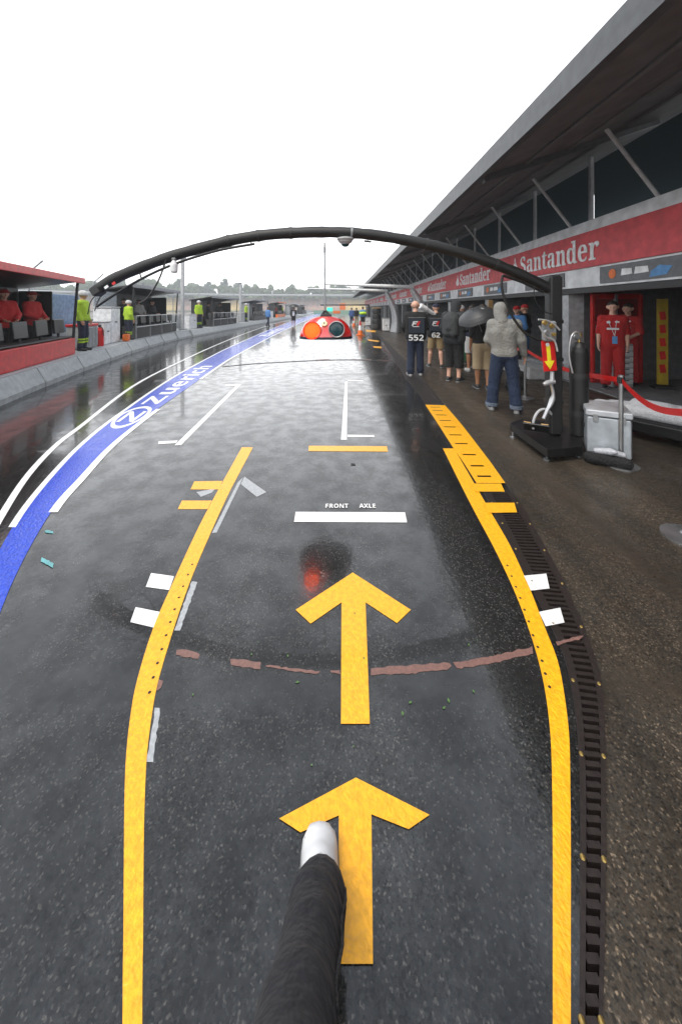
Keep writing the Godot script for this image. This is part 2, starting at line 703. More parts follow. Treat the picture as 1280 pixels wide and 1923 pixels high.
func make_materials() -> void:
	asphalt("wet asphalt", lin(0.265, 0.265, 0.26), 0.30, 0.50, 0.15, 0.5)
	asphalt("wet brown asphalt", lin(0.58, 0.46, 0.33), 1.0, 0.45, 1.0, 0.1)
	paint("yellow", lin(0.95, 0.445, 0.004), 0.42, 0.0, "line", 1.2)
	paint("white line", lin(0.86, 0.86, 0.86), 0.4, 0.0, "line", 1.2)
	paint("blue line", lin(0.002, 0.05, 0.55), 0.14, 0.0, "line", 0.8)
	paint("tape", lin(0.42, 0.44, 0.46), 0.45, 0.0, "grime", 6.0)
	paint("old pink", lin(0.22, 0.115, 0.095), 0.5, 0.0, "grime", 7.0)
	paint("cyan", lin(0.15, 0.42, 0.45), 0.5)
	for k in ["yellow", "white line", "blue line"]:
		var m: StandardMaterial3D = mats[k]
		m.clearcoat_enabled = true
		m.clearcoat = 0.25
		m.clearcoat_roughness = 0.1
		m.uv1_world_triplanar = true
	paint("black pad", lin(0.007, 0.007, 0.0075), 0.5, 0.0, "rough", 3.0)
	paint("black", lin(0.006, 0.006, 0.0065), 0.4)
	paint("dark", lin(0.02, 0.02, 0.021), 0.55)
	paint("steel", lin(0.42, 0.43, 0.44), 0.32, 0.85)
	paint("silver", lin(0.62, 0.63, 0.65), 0.28, 0.6)
	paint("grey", lin(0.25, 0.26, 0.27), 0.5)
	paint("pale grey", lin(0.45, 0.46, 0.47), 0.5)
	paint("white", lin(0.78, 0.79, 0.80), 0.4)
	paint("concrete", lin(0.42, 0.44, 0.45), 0.75, 0.0, "rough", 0.9)
	paint("soffit", lin(0.20, 0.205, 0.205), 0.7, 0.0, "grime", 0.3)
	paint("roof edge", lin(0.10, 0.105, 0.11), 0.5)
	paint("fascia", lin(0.74, 0.76, 0.78), 0.45, 0.0, "grime", 0.4)
	paint("banner", lin(0.62, 0.06, 0.07), 0.55, 0.0, "grime", 0.5)
	paint("red", lin(0.60, 0.012, 0.010), 0.35)
	paint("dark red", lin(0.22, 0.006, 0.006), 0.5)
	paint("gloss red", lin(0.62, 0.015, 0.012), 0.18)
	mats["gloss red"].clearcoat_enabled = true
	mats["gloss red"].clearcoat = 1.0
	mats["gloss red"].clearcoat_roughness = 0.04
	mats["gloss red"].metallic_specular = 0.9
	paint("rust", lin(0.060, 0.046, 0.042), 0.38, 0.65, "rough", 6.0)
	paint("tan", lin(0.55, 0.33, 0.12), 0.6)
	paint("orange", lin(0.80, 0.16, 0.01), 0.5)
	paint("bright yellow", lin(0.80, 0.68, 0.02), 0.45)
	paint("hi vis", lin(0.55, 0.85, 0.02), 0.6)
	paint("navy", lin(0.008, 0.016, 0.030), 0.6)
	paint("sponsor grey", lin(0.12, 0.125, 0.135), 0.5)
	paint("sponsor blue", lin(0.07, 0.26, 0.55), 0.5)
	paint("brass", lin(0.55, 0.38, 0.12), 0.3, 0.8)
	paint("interior", lin(0.20, 0.20, 0.205), 0.8)
	paint("wet channel", lin(0.09, 0.088, 0.085), 0.35, 0.0, "rough", 2.0)
	paint("skin", lin(0.50, 0.27, 0.18), 0.55, 0.0, "none")
	paint("hair", lin(0.025, 0.016, 0.010), 0.6)
	paint("rubber", lin(0.015, 0.015, 0.016), 0.7)
	var gl := StandardMaterial3D.new()
	gl.resource_name = "window glass"
	gl.albedo_color = Color(0.35, 0.42, 0.44, 1.0)
	gl.roughness = 0.06
	gl.metallic = 0.25
	mats["glass"] = gl
	var lens := StandardMaterial3D.new()
	lens.resource_name = "dark lens"
	lens.albedo_color = lin(0.004, 0.035, 0.045)
	lens.roughness = 0.12
	mats["lens"] = lens
	var lit := StandardMaterial3D.new()
	lit.resource_name = "lit signal"
	lit.albedo_color = lin(0.8, 0.12, 0.02)
	lit.emission_enabled = true
	lit.emission = Color(1.0, 0.26, 0.05)
	lit.emission_energy_multiplier = 0.9
	mats["lit"] = lit
	var green := lit.duplicate()
	green.albedo_color = lin(0.02, 0.5, 0.35)
	green.emission = Color(0.05, 0.9, 0.6)
	mats["green lit"] = green
	var film := StandardMaterial3D.new()
	film.resource_name = "clear plastic sheet"
	film.transparency = BaseMaterial3D.TRANSPARENCY_ALPHA
	film.albedo_color = Color(0.75, 0.8, 0.85, 0.25)
	film.roughness = 0.12
	mats["film"] = film

# ------------------------------------------------------------------ ground
const NEAR_L := [1086, 2100, 1088, 1700, 1088, 1500, 1084, 1390, 1078, 1330, 1070, 1282, 1060, 1240, 1047, 1206, 1030, 1170, 1010, 1130, 985, 1080, 957, 1023, 927, 965, 908, 925]
const NEAR_R := [1128, 2100, 1136, 1700, 1137, 1500, 1136, 1390, 1133, 1330, 1128, 1282, 1118, 1240, 1106, 1206, 1092, 1170, 1074, 1130, 1052, 1080, 1020, 1023, 988, 965, 961, 925]
const COVER_L := [894, 907, 872, 872, 850, 840, 823, 798, 798, 760]
const COVER_R := [948, 907, 922, 870, 900, 841, 866, 797, 835, 761]
const FAR_L := [797, 758, 787, 743, 760, 709, 740, 675, 722, 648, 700, 622, 684, 604]
const FAR_R := [833, 758, 820, 743, 793, 709, 768, 684, 742, 658, 712, 628, 690, 605]

# lane and apron are two sheets that stop at the edges of the drain; the trough between them is sunk
func ground() -> void:
	var l := curve(NEAR_L)
	var r := curve(NEAR_R)
	for q in [[COVER_L, COVER_R, 8], [FAR_L, FAR_R, 5]]:
		l.append_array(curve(q[0], 0.0, q[2]))
		r.append_array(curve(q[1], 0.0, q[2]))
	var n := l.size() - 1
	var g := MB.new()
	var far_l := PackedVector3Array()
	for p in l:
		far_l.append(Vector3(-900, 0, p.z))
	g.band(far_l, l)
	g.quadn(Vector3(-900, 0, 60), Vector3(900, 0, 60), Vector3(900, 0, r[0].z), Vector3(-900, 0, l[0].z), Vector3.UP)
	g.quadn(Vector3(-900, 0, l[n].z), l[n], Vector3(l[n].x, 0, -900), Vector3(-900, 0, -900), Vector3.UP)
	g.quadn(l[n], r[n], Vector3(r[n].x, 0, -900), Vector3(l[n].x, 0, -900), Vector3.UP)
	g.quadn(r[n], Vector3(900, 0, r[n].z), Vector3(900, 0, -900), Vector3(r[n].x, 0, -900), Vector3.UP)
	tag(put(g, "pit_lane", mats["wet asphalt"]), "wet grey asphalt of the pit lane", "", "", "structure")
	var a := MB.new()
	var wide := PackedVector3Array()
	for p in r:
		wide.append(Vector3(12, 0, p.z))
	a.band(r, wide)
	tag(put(a, "garage_apron", mats["wet brown asphalt"]), "brown worn asphalt apron in front of the garages", "", "", "structure")
	var c := MB.new()
	var dip := Vector3(0, -0.09, 0)
	for k in n:
		c.quadn(l[k] + dip, r[k] + dip, r[k + 1] + dip, l[k + 1] + dip, Vector3.UP)
		c.quad(l[k], l[k + 1], l[k + 1] + dip, l[k] + dip)
		c.quad(r[k], r[k + 1], r[k + 1] + dip, r[k] + dip)
	solo(c, "drain_channel", mats["wet channel"], "sunken concrete drain channel under the grates and yellow cover", "drain")

# ------------------------------------------------------------------ paint on the ground
func flat(px: Array, y: float) -> MB:
	var m := MB.new()
	m.sheet(gps(px, y))
	return m

func painted_band(left: Array, right: Array, y: float, per := 6) -> MB:
	var m := MB.new()
	m.band(curve(left, y, per), curve(right, y, per))
	return m

# an uneven patch whose edge wanders, for worn paint
func worn(px: Array, y: float, wander: float, seed_: int) -> MB:
	var r := RandomNumberGenerator.new()
	r.seed = seed_
	var p := gps(px, y)
	var out := PackedVector3Array()
	for k in p.size():
		var a := p[k]
		var b := p[(k + 1) % p.size()]
		var steps := maxi(int(a.distance_to(b) / 0.018), 1)
		for s in steps:
			var q := a.lerp(b, float(s) / steps)
			out.append(q + Vector3(r.randf_range(-wander, wander), 0, r.randf_range(-wander, wander)))
	var m := MB.new()
	m.sheet(out)
	return m

func markings() -> void:
	var Y: Material = mats["yellow"]
	var W: Material = mats["white line"]
	var mk := "road marking"
	# the two long guide lines
	var lo := thing("guide_line", "long curved yellow guide line on the left of the arrows", mk)
	put(painted_band([454, 840, 422, 898, 400, 938, 370, 996, 328, 1087, 288, 1179, 258, 1276, 245, 1345, 237, 1420, 234, 1500, 233, 1600, 232, 1750, 230, 2050, 228, 3600],
		[475, 840, 447, 893, 428, 930, 396, 1000, 358, 1090, 327, 1179, 298, 1276, 285, 1345, 276, 1420, 272, 1500, 270, 1600, 269, 1750, 267, 2050, 266, 3600], 0.003), "paint_band", Y, lo)
	var ro := thing("guide_line", "long curved yellow guide line beside the drain grate", mk)
	put(painted_band([831, 842, 860, 901, 890, 960, 930, 1035, 965, 1110, 990, 1175, 1010, 1240, 1024, 1305, 1033, 1385, 1036, 1480, 1037, 1600, 1037, 1750, 1037, 2050, 1037, 3600],
		[852, 842, 886, 901, 920, 960, 960, 1030, 996, 1110, 1021, 1175, 1046, 1240, 1059, 1305, 1068, 1385, 1070, 1480, 1071, 1600, 1071, 1750, 1071, 2050, 1071, 3600], 0.003), "paint_band", Y, ro)
	for t in [[[365, 904, 418, 903, 411, 919, 358, 919], lo], [[342, 940, 398, 940, 390, 956, 334, 956], lo]]:
		put(flat(t[0], 0.002), "tick", Y, t[1])
	for t in [[[884, 908, 940, 908, 947, 923, 892, 923], ro], [[906, 944, 965, 944, 970, 962, 916, 963], ro]]:
		put(flat(t[0], 0.009), "tick", Y, t[1])
	var stud := MB.new()
	stud.lathe([Vector2(0.0, 0.0028), Vector2(0.0055, 0.002), Vector2(0.007, 0.0)], 8)
	var stud_mesh := stud.mesh()
	for s in [[lo, [361, 1060, 353, 1079, 344, 1101, 336, 1122, 328, 1144, 320, 1168, 312, 1193, 304, 1219, 296, 1245, 288, 1272, 281, 1300]],
			[ro, [952, 1062, 960, 1082, 968, 1102, 976, 1123, 984, 1145, 992, 1167, 1000, 1193, 1009, 1215, 1017, 1241, 1023, 1265, 1031, 1290]]]:
		for k in range(0, s[1].size(), 2):
			var o := put(stud_mesh, "nail_head", mats["rust"], s[0])
			o.position = gp(s[1][k], s[1][k + 1], 0.0032)
	var where := ["upper white tick left of the left guide line", "lower white tick left of the left guide line", "upper white tick over the drain grate", "lower white tick over the drain grate"]
	var ticks := [[284, 1076, 327, 1082, 318, 1108, 274, 1102], [255, 1140, 300, 1149, 291, 1179, 245, 1168], [983, 1081, 1025, 1077, 1031, 1105, 996, 1109], [1011, 1149, 1051, 1141, 1059, 1169, 1024, 1176]]
	for k in 4:
		solo(flat(ticks[k], 0.002 if k < 2 else 0.009), "position_tick", W, where[k], mk, "white ticks beside the guide lines")
	# bars and corners
	solo(flat([580, 837, 726, 838, 728, 848, 579, 847], 0.003), "stop_bar", Y, "short yellow bar across the lane beyond the front axle line", mk)
	solo(flat([555, 961, 760, 962, 764, 981, 552, 980], 0.003), "axle_line", W, "broad white front axle bar across the box", mk)
	var txt := thing("axle_lettering", "small white words FRONT AXLE painted above the white bar", mk)
	for w in [["FRONT", 632, 40.0], ["AXLE", 690, 33.0]]:
		var m := MB.new()
		var p := gp(w[1], 950, 0.005)
		var sx := absf(p.z) * float(w[2]) / F / (0.42 if w[0] == "FRONT" else 0.35)
		m.text(w[0], 0.10, 0.001, Transform3D(Basis(Vector3(sx, 0, 0), Vector3(0, 0, -0.62), Vector3(0, 1, 0)), p), sans)
		put(m, "word", W, txt)
	var lc := thing("box_corner", "white angled line of the next box on the lane side", mk)
	put(flat([446, 722, 453, 722, 340, 836, 328, 836], 0.003), "paint_band", W, lc)
	put(flat([424, 722.5, 446, 721, 445, 724, 423, 725], 0.003), "paint_band", W, lc)
	put(flat([298, 829, 334, 827, 331, 832, 297, 834], 0.003), "paint_band", W, lc)
	var rc := thing("box_corner", "white angled line of the next box nearer the garages", mk)
	put(flat([648, 716, 652, 716, 651, 826, 640, 826], 0.003), "paint_band", W, rc)
	put(flat([653, 714, 681, 714, 682, 716, 653, 716], 0.003), "paint_band", W, rc)
	put(flat([652, 816, 702, 817, 703, 821, 652, 821], 0.003), "paint_band", W, rc)
	# arrows
	solo(flat([662, 1075, 771, 1145, 745, 1170, 686, 1131, 694, 1359, 640, 1359, 641, 1131, 583, 1171, 555, 1145], 0.003), "painted_arrow", Y, "large yellow arrow pointing at the white axle bar", mk, "yellow arrows")
	solo(flat([668, 1460, 806, 1530, 767, 1557, 697, 1529, 700, 1810, 634, 1810, 636, 1531, 564, 1563, 524, 1537], 0.003), "painted_arrow", Y, "nearest yellow arrow with a shoe beside its shaft", mk, "yellow arrows")
	# blue band, its border lines and lettering
	var bl := [-190, 1480, -60, 1150, 0, 1032, 48, 953, 114, 874, 170, 820, 235, 770, 320, 712, 405, 665, 445, 646, 490, 626, 540, 606, 580, 593, 608, 585.5]
	var br := [-160, 1570, -30, 1230, 30, 1080, 96, 962, 153, 896, 205, 840, 270, 787, 350, 730, 420, 681, 462, 657, 503, 635, 553, 611, 590, 596, 613, 587]
	var ll := curve(bl, 0.004)
	var rr := curve(br, 0.004)
	var blue := thing("blue_lane_band", "bright blue painted band with white company lettering along the lane", mk)
	var bm := MB.new()
	bm.band(ll, rr)
	put(bm, "paint_band", mats["blue line"], blue)
	var lw := MB.new()
	var wl := PackedVector3Array()
	var wr := PackedVector3Array()
	for k in range(15, ll.size()):
		wl.append(ll[k] + Vector3(-0.03, 0.001, 0))
		wr.append(ll[k] + Vector3(0.025, 0.001, 0))
	lw.band(wl, wr)
	put(lw, "border_line", W, blue)
	for seg in [[18, 39], [44, rr.size()]]:
		var s := MB.new()
		wl = PackedVector3Array()
		wr = PackedVector3Array()
		for k in range(seg[0], seg[1]):
			wl.append(rr[k] + Vector3(-0.02, 0.001, 0))
			wr.append(rr[k] + Vector3(0.055, 0.001, 0))
		s.band(wl, wr)
		put(s, "border_line", W, blue)
	put(on_band("Zuerich", ll, rr, 6.35, 10.6, 0.22, 0.80, 0.0055), "lettering", W, blue)
	put(disc_on_band(ll, rr, 5.05, 6.2, 0.0055), "round_emblem", W, blue)
	put(on_band("Zuerich", ll, rr, 22.0, 31.0, 0.2, 0.8, 0.0055), "lettering", W, blue)
	# the line between the fast lane and the wall side
	var el := curve([-60, 1062, 0, 961, 46, 893, 98, 838, 149, 799, 247, 725, 347, 674, 425, 639.5, 500, 612, 560, 597, 600, 586.5], 0.004)
	var er := PackedVector3Array()
	for p in el:
		er.append(p + Vector3(0.075, 0, 0.02))
	var e := MB.new()
	e.band(el, er)
	solo(e, "lane_edge_line", W, "thin white line along the wall side of the pit lane", mk)
	# tapes
	var g1 := thing("tape_arrow", "grey tape arrow half covered by the left guide line", mk)
	for q in [[447, 905, 457, 896, 407, 1000, 398, 1001], [459, 895, 500, 924, 482, 933, 452, 909], [369, 924, 405, 917, 398, 925, 377, 933]]:
		put(flat(q, 0.0015), "tape_strip", mats["tape"], g1)
	solo(worn([360, 1092, 371, 1093, 338, 1184, 327, 1184], 0.0015, 0.003, 4), "tape_strip", mats["tape"], "worn grey tape strip beside the guide line near the white ticks", mk)
	solo(worn([291, 1328, 301, 1328, 287, 1430, 276, 1431], 0.0015, 0.003, 5), "tape_strip", mats["tape"], "worn grey tape strip beside the nearest end of the guide line", mk)
	# faded pink line across the box
	var pk := thing("faded_line", "broken faded pink line crossing the box under the arrow", mk)
	var n := 0
	for q in [[332, 1219, 352, 1219, 376, 1228, 372, 1236, 350, 1234, 330, 1229], [431, 1238, 455, 1239, 489, 1243, 487, 1257, 458, 1253, 433, 1249],
			[500, 1249, 560, 1256, 600, 1260, 598, 1265, 556, 1261, 500, 1253], [618, 1258, 638, 1258, 638, 1266, 622, 1264],
			[697, 1254, 760, 1250, 800, 1246, 842, 1244, 848, 1251, 840, 1257, 780, 1264, 697, 1267], [851, 1244, 920, 1233, 998, 1214, 1000, 1226, 930, 1244, 858, 1256],
			[288, 1276, 306, 1278, 304, 1292, 296, 1296, 292, 1290]]:
		put(worn(q, 0.0015, 0.004, 40 + n), "paint_flake", mats["old pink"], pk)
		n += 1
	put(worn([1044, 1205, 1062, 1200, 1080, 1196, 1094, 1193, 1092, 1199, 1066, 1207, 1046, 1213], 0.0085, 0.004, 60), "paint_flake", mats["old pink"], pk)
	# joint across the lane, with dabs of salmon paint
	var jt := thing("lane_joint", "thin dark joint with salmon dabs crossing the lane before the cone", mk)
	put(painted_band([418, 688, 470, 683, 517, 680, 600, 676, 660, 675, 735, 677], [418, 689.5, 470, 684.5, 517, 681.5, 600, 677.5, 660, 676.5, 735, 678.5], 0.003), "joint", mats["rubber"], jt)
	for q in [[592, 676, 618, 675], [660, 675.5, 697, 676], [708, 676.5, 735, 677.5]]:
		put(flat([q[0], q[1] - 0.8, q[2], q[3] - 0.8, q[2], q[3] + 1.2, q[0], q[1] + 1.2], 0.003), "paint_dab", mats["old pink"], jt)
	solo(worn([85, 996, 90, 995, 100, 998, 100, 1002, 86, 1000], 0.004, 0.004, 71), "chalk_dab", mats["cyan"], "upper pale cyan dab on the asphalt by the blue band", mk)
	solo(worn([79, 1046, 102, 1058, 100, 1066, 78, 1054], 0.004, 0.004, 72), "chalk_dab", mats["cyan"], "lower pale cyan dab on the asphalt by the blue band", mk)
	solo(worn([658, 870, 666, 870, 667, 873.5, 659, 873.5], 0.004, 0.003, 73), "oil_spot", mats["rubber"], "small black spot on the asphalt before the yellow bar", "spot")
	var gk := thing("green_flecks", "tiny green paint flecks scattered round the pink line", mk)
	gk.set_meta("kind", "stuff")
	var fm := MB.new()
	for k in 16:
		var p := gp(rng.randf_range(330, 900), rng.randf_range(1150, 1460), 0.0032)
		var a := rng.randf() * TAU
		var l := rng.randf_range(0.004, 0.012)
		var u := Vector3(cos(a), 0, sin(a)) * l
		var w := Vector3(-sin(a), 0, cos(a)) * l * 0.5
		fm.sheet(PackedVector3Array([p - u, p + w, p + u * 0.8, p - w]))
	put(fm, "fleck", paint("fleck green", lin(0.09, 0.20, 0.05), 0.6), gk)
	# yellow dashes at the far cone
	for q in [[686, 619, 706, 621, 704, 624, 688, 623], [690, 637, 712, 640, 710, 642, 692, 640], [700, 650, 716, 651, 716, 654, 702, 653]]:
		solo(flat(q, 0.008), "yellow_dash", Y, {619: "farthest small yellow dash, at the foot of the traffic cone", 637: "middle small yellow dash on the apron edge near the cone", 650: "nearest small yellow dash on the apron edge near the cone"}[q[1]], mk, "yellow dashes by the cone")

func across(l: PackedVector3Array, r: PackedVector3Array, depth: float, t: float, y: float) -> Vector3:
	var out := []
	for p in [l, r]:
		for k in p.size() - 1:
			if -p[k].z <= depth and -p[k + 1].z >= depth:
				out.append(p[k].lerp(p[k + 1], (depth + p[k].z) / (p[k].z - p[k + 1].z)))
				break
	var q: Vector3 = out[1].lerp(out[0], t)
	q.y = y
	return q

# letters laid along a bent band: reading away from the lens, tops to the left
func on_band(words: String, l: PackedVector3Array, r: PackedVector3Array, d0: float, d1: float, t0: float, t1: float, y: float) -> MB:
	var raw := MB.new()
	raw.text(words, 1.0, 0.0, Transform3D.IDENTITY, sans)
	var lo := Vector3(1e9, 1e9, 0)
	var hi := -lo
	for p in raw.v:
		lo = lo.min(p)
		hi = hi.max(p)
	var out := MB.new()
	for p in raw.v:
		var u := (p.x - lo.x) / (hi.x - lo.x)
		var w := (p.y - lo.y) / (hi.y - lo.y)
		out.vert(across(l, r, lerpf(d0, d1, u), lerpf(t0, t1, w), y), Vector3.UP)
	for k in range(0, raw.i.size(), 3):
		if raw.n[raw.i[k]].z > 0.5 or raw.n[raw.i[k]].z < -0.5:
			out.tri(raw.i[k], raw.i[k + 1], raw.i[k + 2])
	return out

# a ring with a Z in it
func disc_on_band(l: PackedVector3Array, r: PackedVector3Array, d0: float, d1: float, y: float) -> MB:
	var out := MB.new()
	var N := 28
	for k in N:
		var pts := []
		for q in [[k, 1.0], [k + 1, 1.0], [k + 1, 0.8], [k, 0.8]]:
			var a: float = TAU * float(q[0]) / N
			pts.append(across(l, r, lerpf(d0, d1, 0.5 + 0.5 * cos(a) * float(q[1])), 0.5 + 0.46 * sin(a) * float(q[1]), y))
		out.quadn(pts[0], pts[1], pts[2], pts[3], Vector3.UP)
	for q in [[[0.26, 0.66], [0.74, 0.66], [0.74, 0.77], [0.26, 0.77]], [[0.26, 0.23], [0.74, 0.23], [0.74, 0.34], [0.26, 0.34]], [[0.26, 0.345], [0.42, 0.345], [0.74, 0.655], [0.58, 0.655]]]:
		var pts := []
		for c in q:
			pts.append(across(l, r, lerpf(d0, d1, c[0]), c[1], y))
		out.quadn(pts[0], pts[1], pts[2], pts[3], Vector3.UP)
	return out

# ------------------------------------------------------------------ drain
func drain() -> void:
	var l := curve(NEAR_L, 0.0)
	var r := curve(NEAR_R, 0.0)
	var t := thing("drain_grate", "dark slotted drain grate running beside the right yellow line", "drain")
	for side in 2:
		var rim := MB.new()
		for k in l.size() - 1:
			var a := l[k].lerp(r[k], 0.0 if side == 0 else 0.80)
			var b := l[k].lerp(r[k], 0.24 if side == 0 else 1.0)
			var a2 := l[k + 1].lerp(r[k + 1], 0.0 if side == 0 else 0.80)
			var b2 := l[k + 1].lerp(r[k + 1], 0.24 if side == 0 else 1.0)
			var up := Vector3(0, 0.005, 0)
			var low := Vector3(0, -0.03, 0)
			rim.quadn(a + up, b + up, b2 + up, a2 + up, Vector3.UP)
			rim.quad(b + up, b + low, b2 + low, b2 + up)
			rim.quad(a + low, a + up, a2 + up, a2 + low)
		put(rim, "rim", mats["rust"], t)
	var total := 0.0
	for k in l.size() - 1:
		total += l[k].distance_to(l[k + 1])
	var bars := int(total / 0.034)
	for k in bars:
		var u := (k + 0.5) / bars
		var a := along(l, u)
		var b := along(r, u)
		var p := a.lerp(b, 0.24)
		var q := a.lerp(b, 0.80)
		var m := MB.new()
		var x := (q - p).normalized()
		m.box((p + q) * 0.5 + Vector3(0, -0.012, 0), Vector3(p.distance_to(q), 0.03, 0.017), Basis(x, Vector3.UP, x.cross(Vector3.UP)))
		put(m, "bar", mats["rust"], t)
	for k in 9:
		for s in [0.1, 0.92]:
			var m := MB.new()
			m.lathe([Vector2(0, 0.006), Vector2(0.006, 0.004), Vector2(0.008, 0)], 8)
			var o := put(m, "bolt", mats["brass"], t)
			o.position = along(l, (k + 0.4) / 9.0).lerp(along(r, (k + 0.4) / 9.0), s) + Vector3(0, 0.005, 0)
	# the painted cover beyond it
	var cl := curve(COVER_L, 0.006, 8)
	var cr := curve(COVER_R, 0.006, 8)
	var c := thing("drain_cover", "wide yellow painted drain cover with dark cross slots", "drain")
	var cm := MB.new()
	var slots := [0.05, 0.135, 0.24, 0.36, 0.47, 0.585, 0.69, 0.79, 0.88, 0.95]
	var from := 0.0
	var stops := slots.duplicate()
	stops.append(1.0)
	for s in stops:
		var to: float = s - 0.006 if s < 1.0 else 1.0
		var seg := 4
		var last := []
		for k in seg + 1:
			var u := lerpf(from, to, float(k) / seg)
			var a := along(cl, u)
			var b := along(cr, u)
			if k:
				cm.quadn(last[0], last[1], b, a, Vector3.UP)
			last = [a, b]
		var a0 := along(cl, to)
		var b0 := along(cr, to)
		if s < 1.0:
			var a1 := along(cl, s + 0.006)
			var b1 := along(cr, s + 0.006)
			for q in [[0.0, 0.18], [0.66, 1.0]]:
				cm.quadn(a0.lerp(b0, q[0]), a0.lerp(b0, q[1]), a1.lerp(b1, q[1]), a1.lerp(b1, q[0]), Vector3.UP)
		from = s + 0.006
	put(cm, "cover_plate", mats["yellow"], c)
	# the long run towards the far end
	var fl := curve(FAR_L, 0.0, 5)
	var fr := curve(FAR_R, 0.0, 5)
	var f := thing("drain_grate", "long dark drain grate passing under the feet of the numbered men", "drain")
	for k in 9:
		var m := MB.new()
		var s0 := PackedVector3Array()
		var s1 := PackedVector3Array()
		for q in fl.size():
			s0.append(fl[q].lerp(fr[q], (k + 0.1) / 9.0) + Vector3(0, 0.003, 0))
			s1.append(fl[q].lerp(fr[q], (k + 0.62) / 9.0) + Vector3(0, 0.003, 0))
		m.band(s0, s1)
		put(m, "bar", mats["rust"], f)

# ------------------------------------------------------------------ the pit building on the right
const GX := 5.2       # garage front
const EAVE_X := 2.45
const EAVE_Y := 3.95
const BAY := 4.5

func slab(m: MB, x0: float, x1: float, y0: float, y1: float, z0: float, z1: float) -> void:
	m.box(Vector3((x0 + x1) * 0.5, (y0 + y1) * 0.5, (z0 + z1) * 0.5), Vector3(absf(x1 - x0), absf(y1 - y0), absf(z1 - z0)))

func part(called: String, mat: String, parent: Node3D, x0: float, x1: float, y0: float, y1: float, z0: float, z1: float) -> MeshInstance3D:
	var m := MB.new()
	slab(m, x0, x1, y0, y1, z0, z1)
	return put(m, called, mats[mat], parent)

func flame(m: MB, xf: Transform3D, h: float) -> void:
	var p := PackedVector2Array()
	for q in [[0.0, -0.5], [0.26, -0.46], [0.40, -0.28], [0.36, -0.08], [0.22, 0.08], [0.14, 0.22], [0.12, 0.36], [0.04, 0.5], [-0.02, 0.34], [0.02, 0.2], [0.0, 0.08], [-0.1, 0.2], [-0.14, 0.04], [-0.3, -0.06], [-0.42, -0.22], [-0.34, -0.4], [-0.18, -0.48]]:
		p.append(Vector2(q[0], q[1]) * h)
	m.plate(p, 0.008, xf)

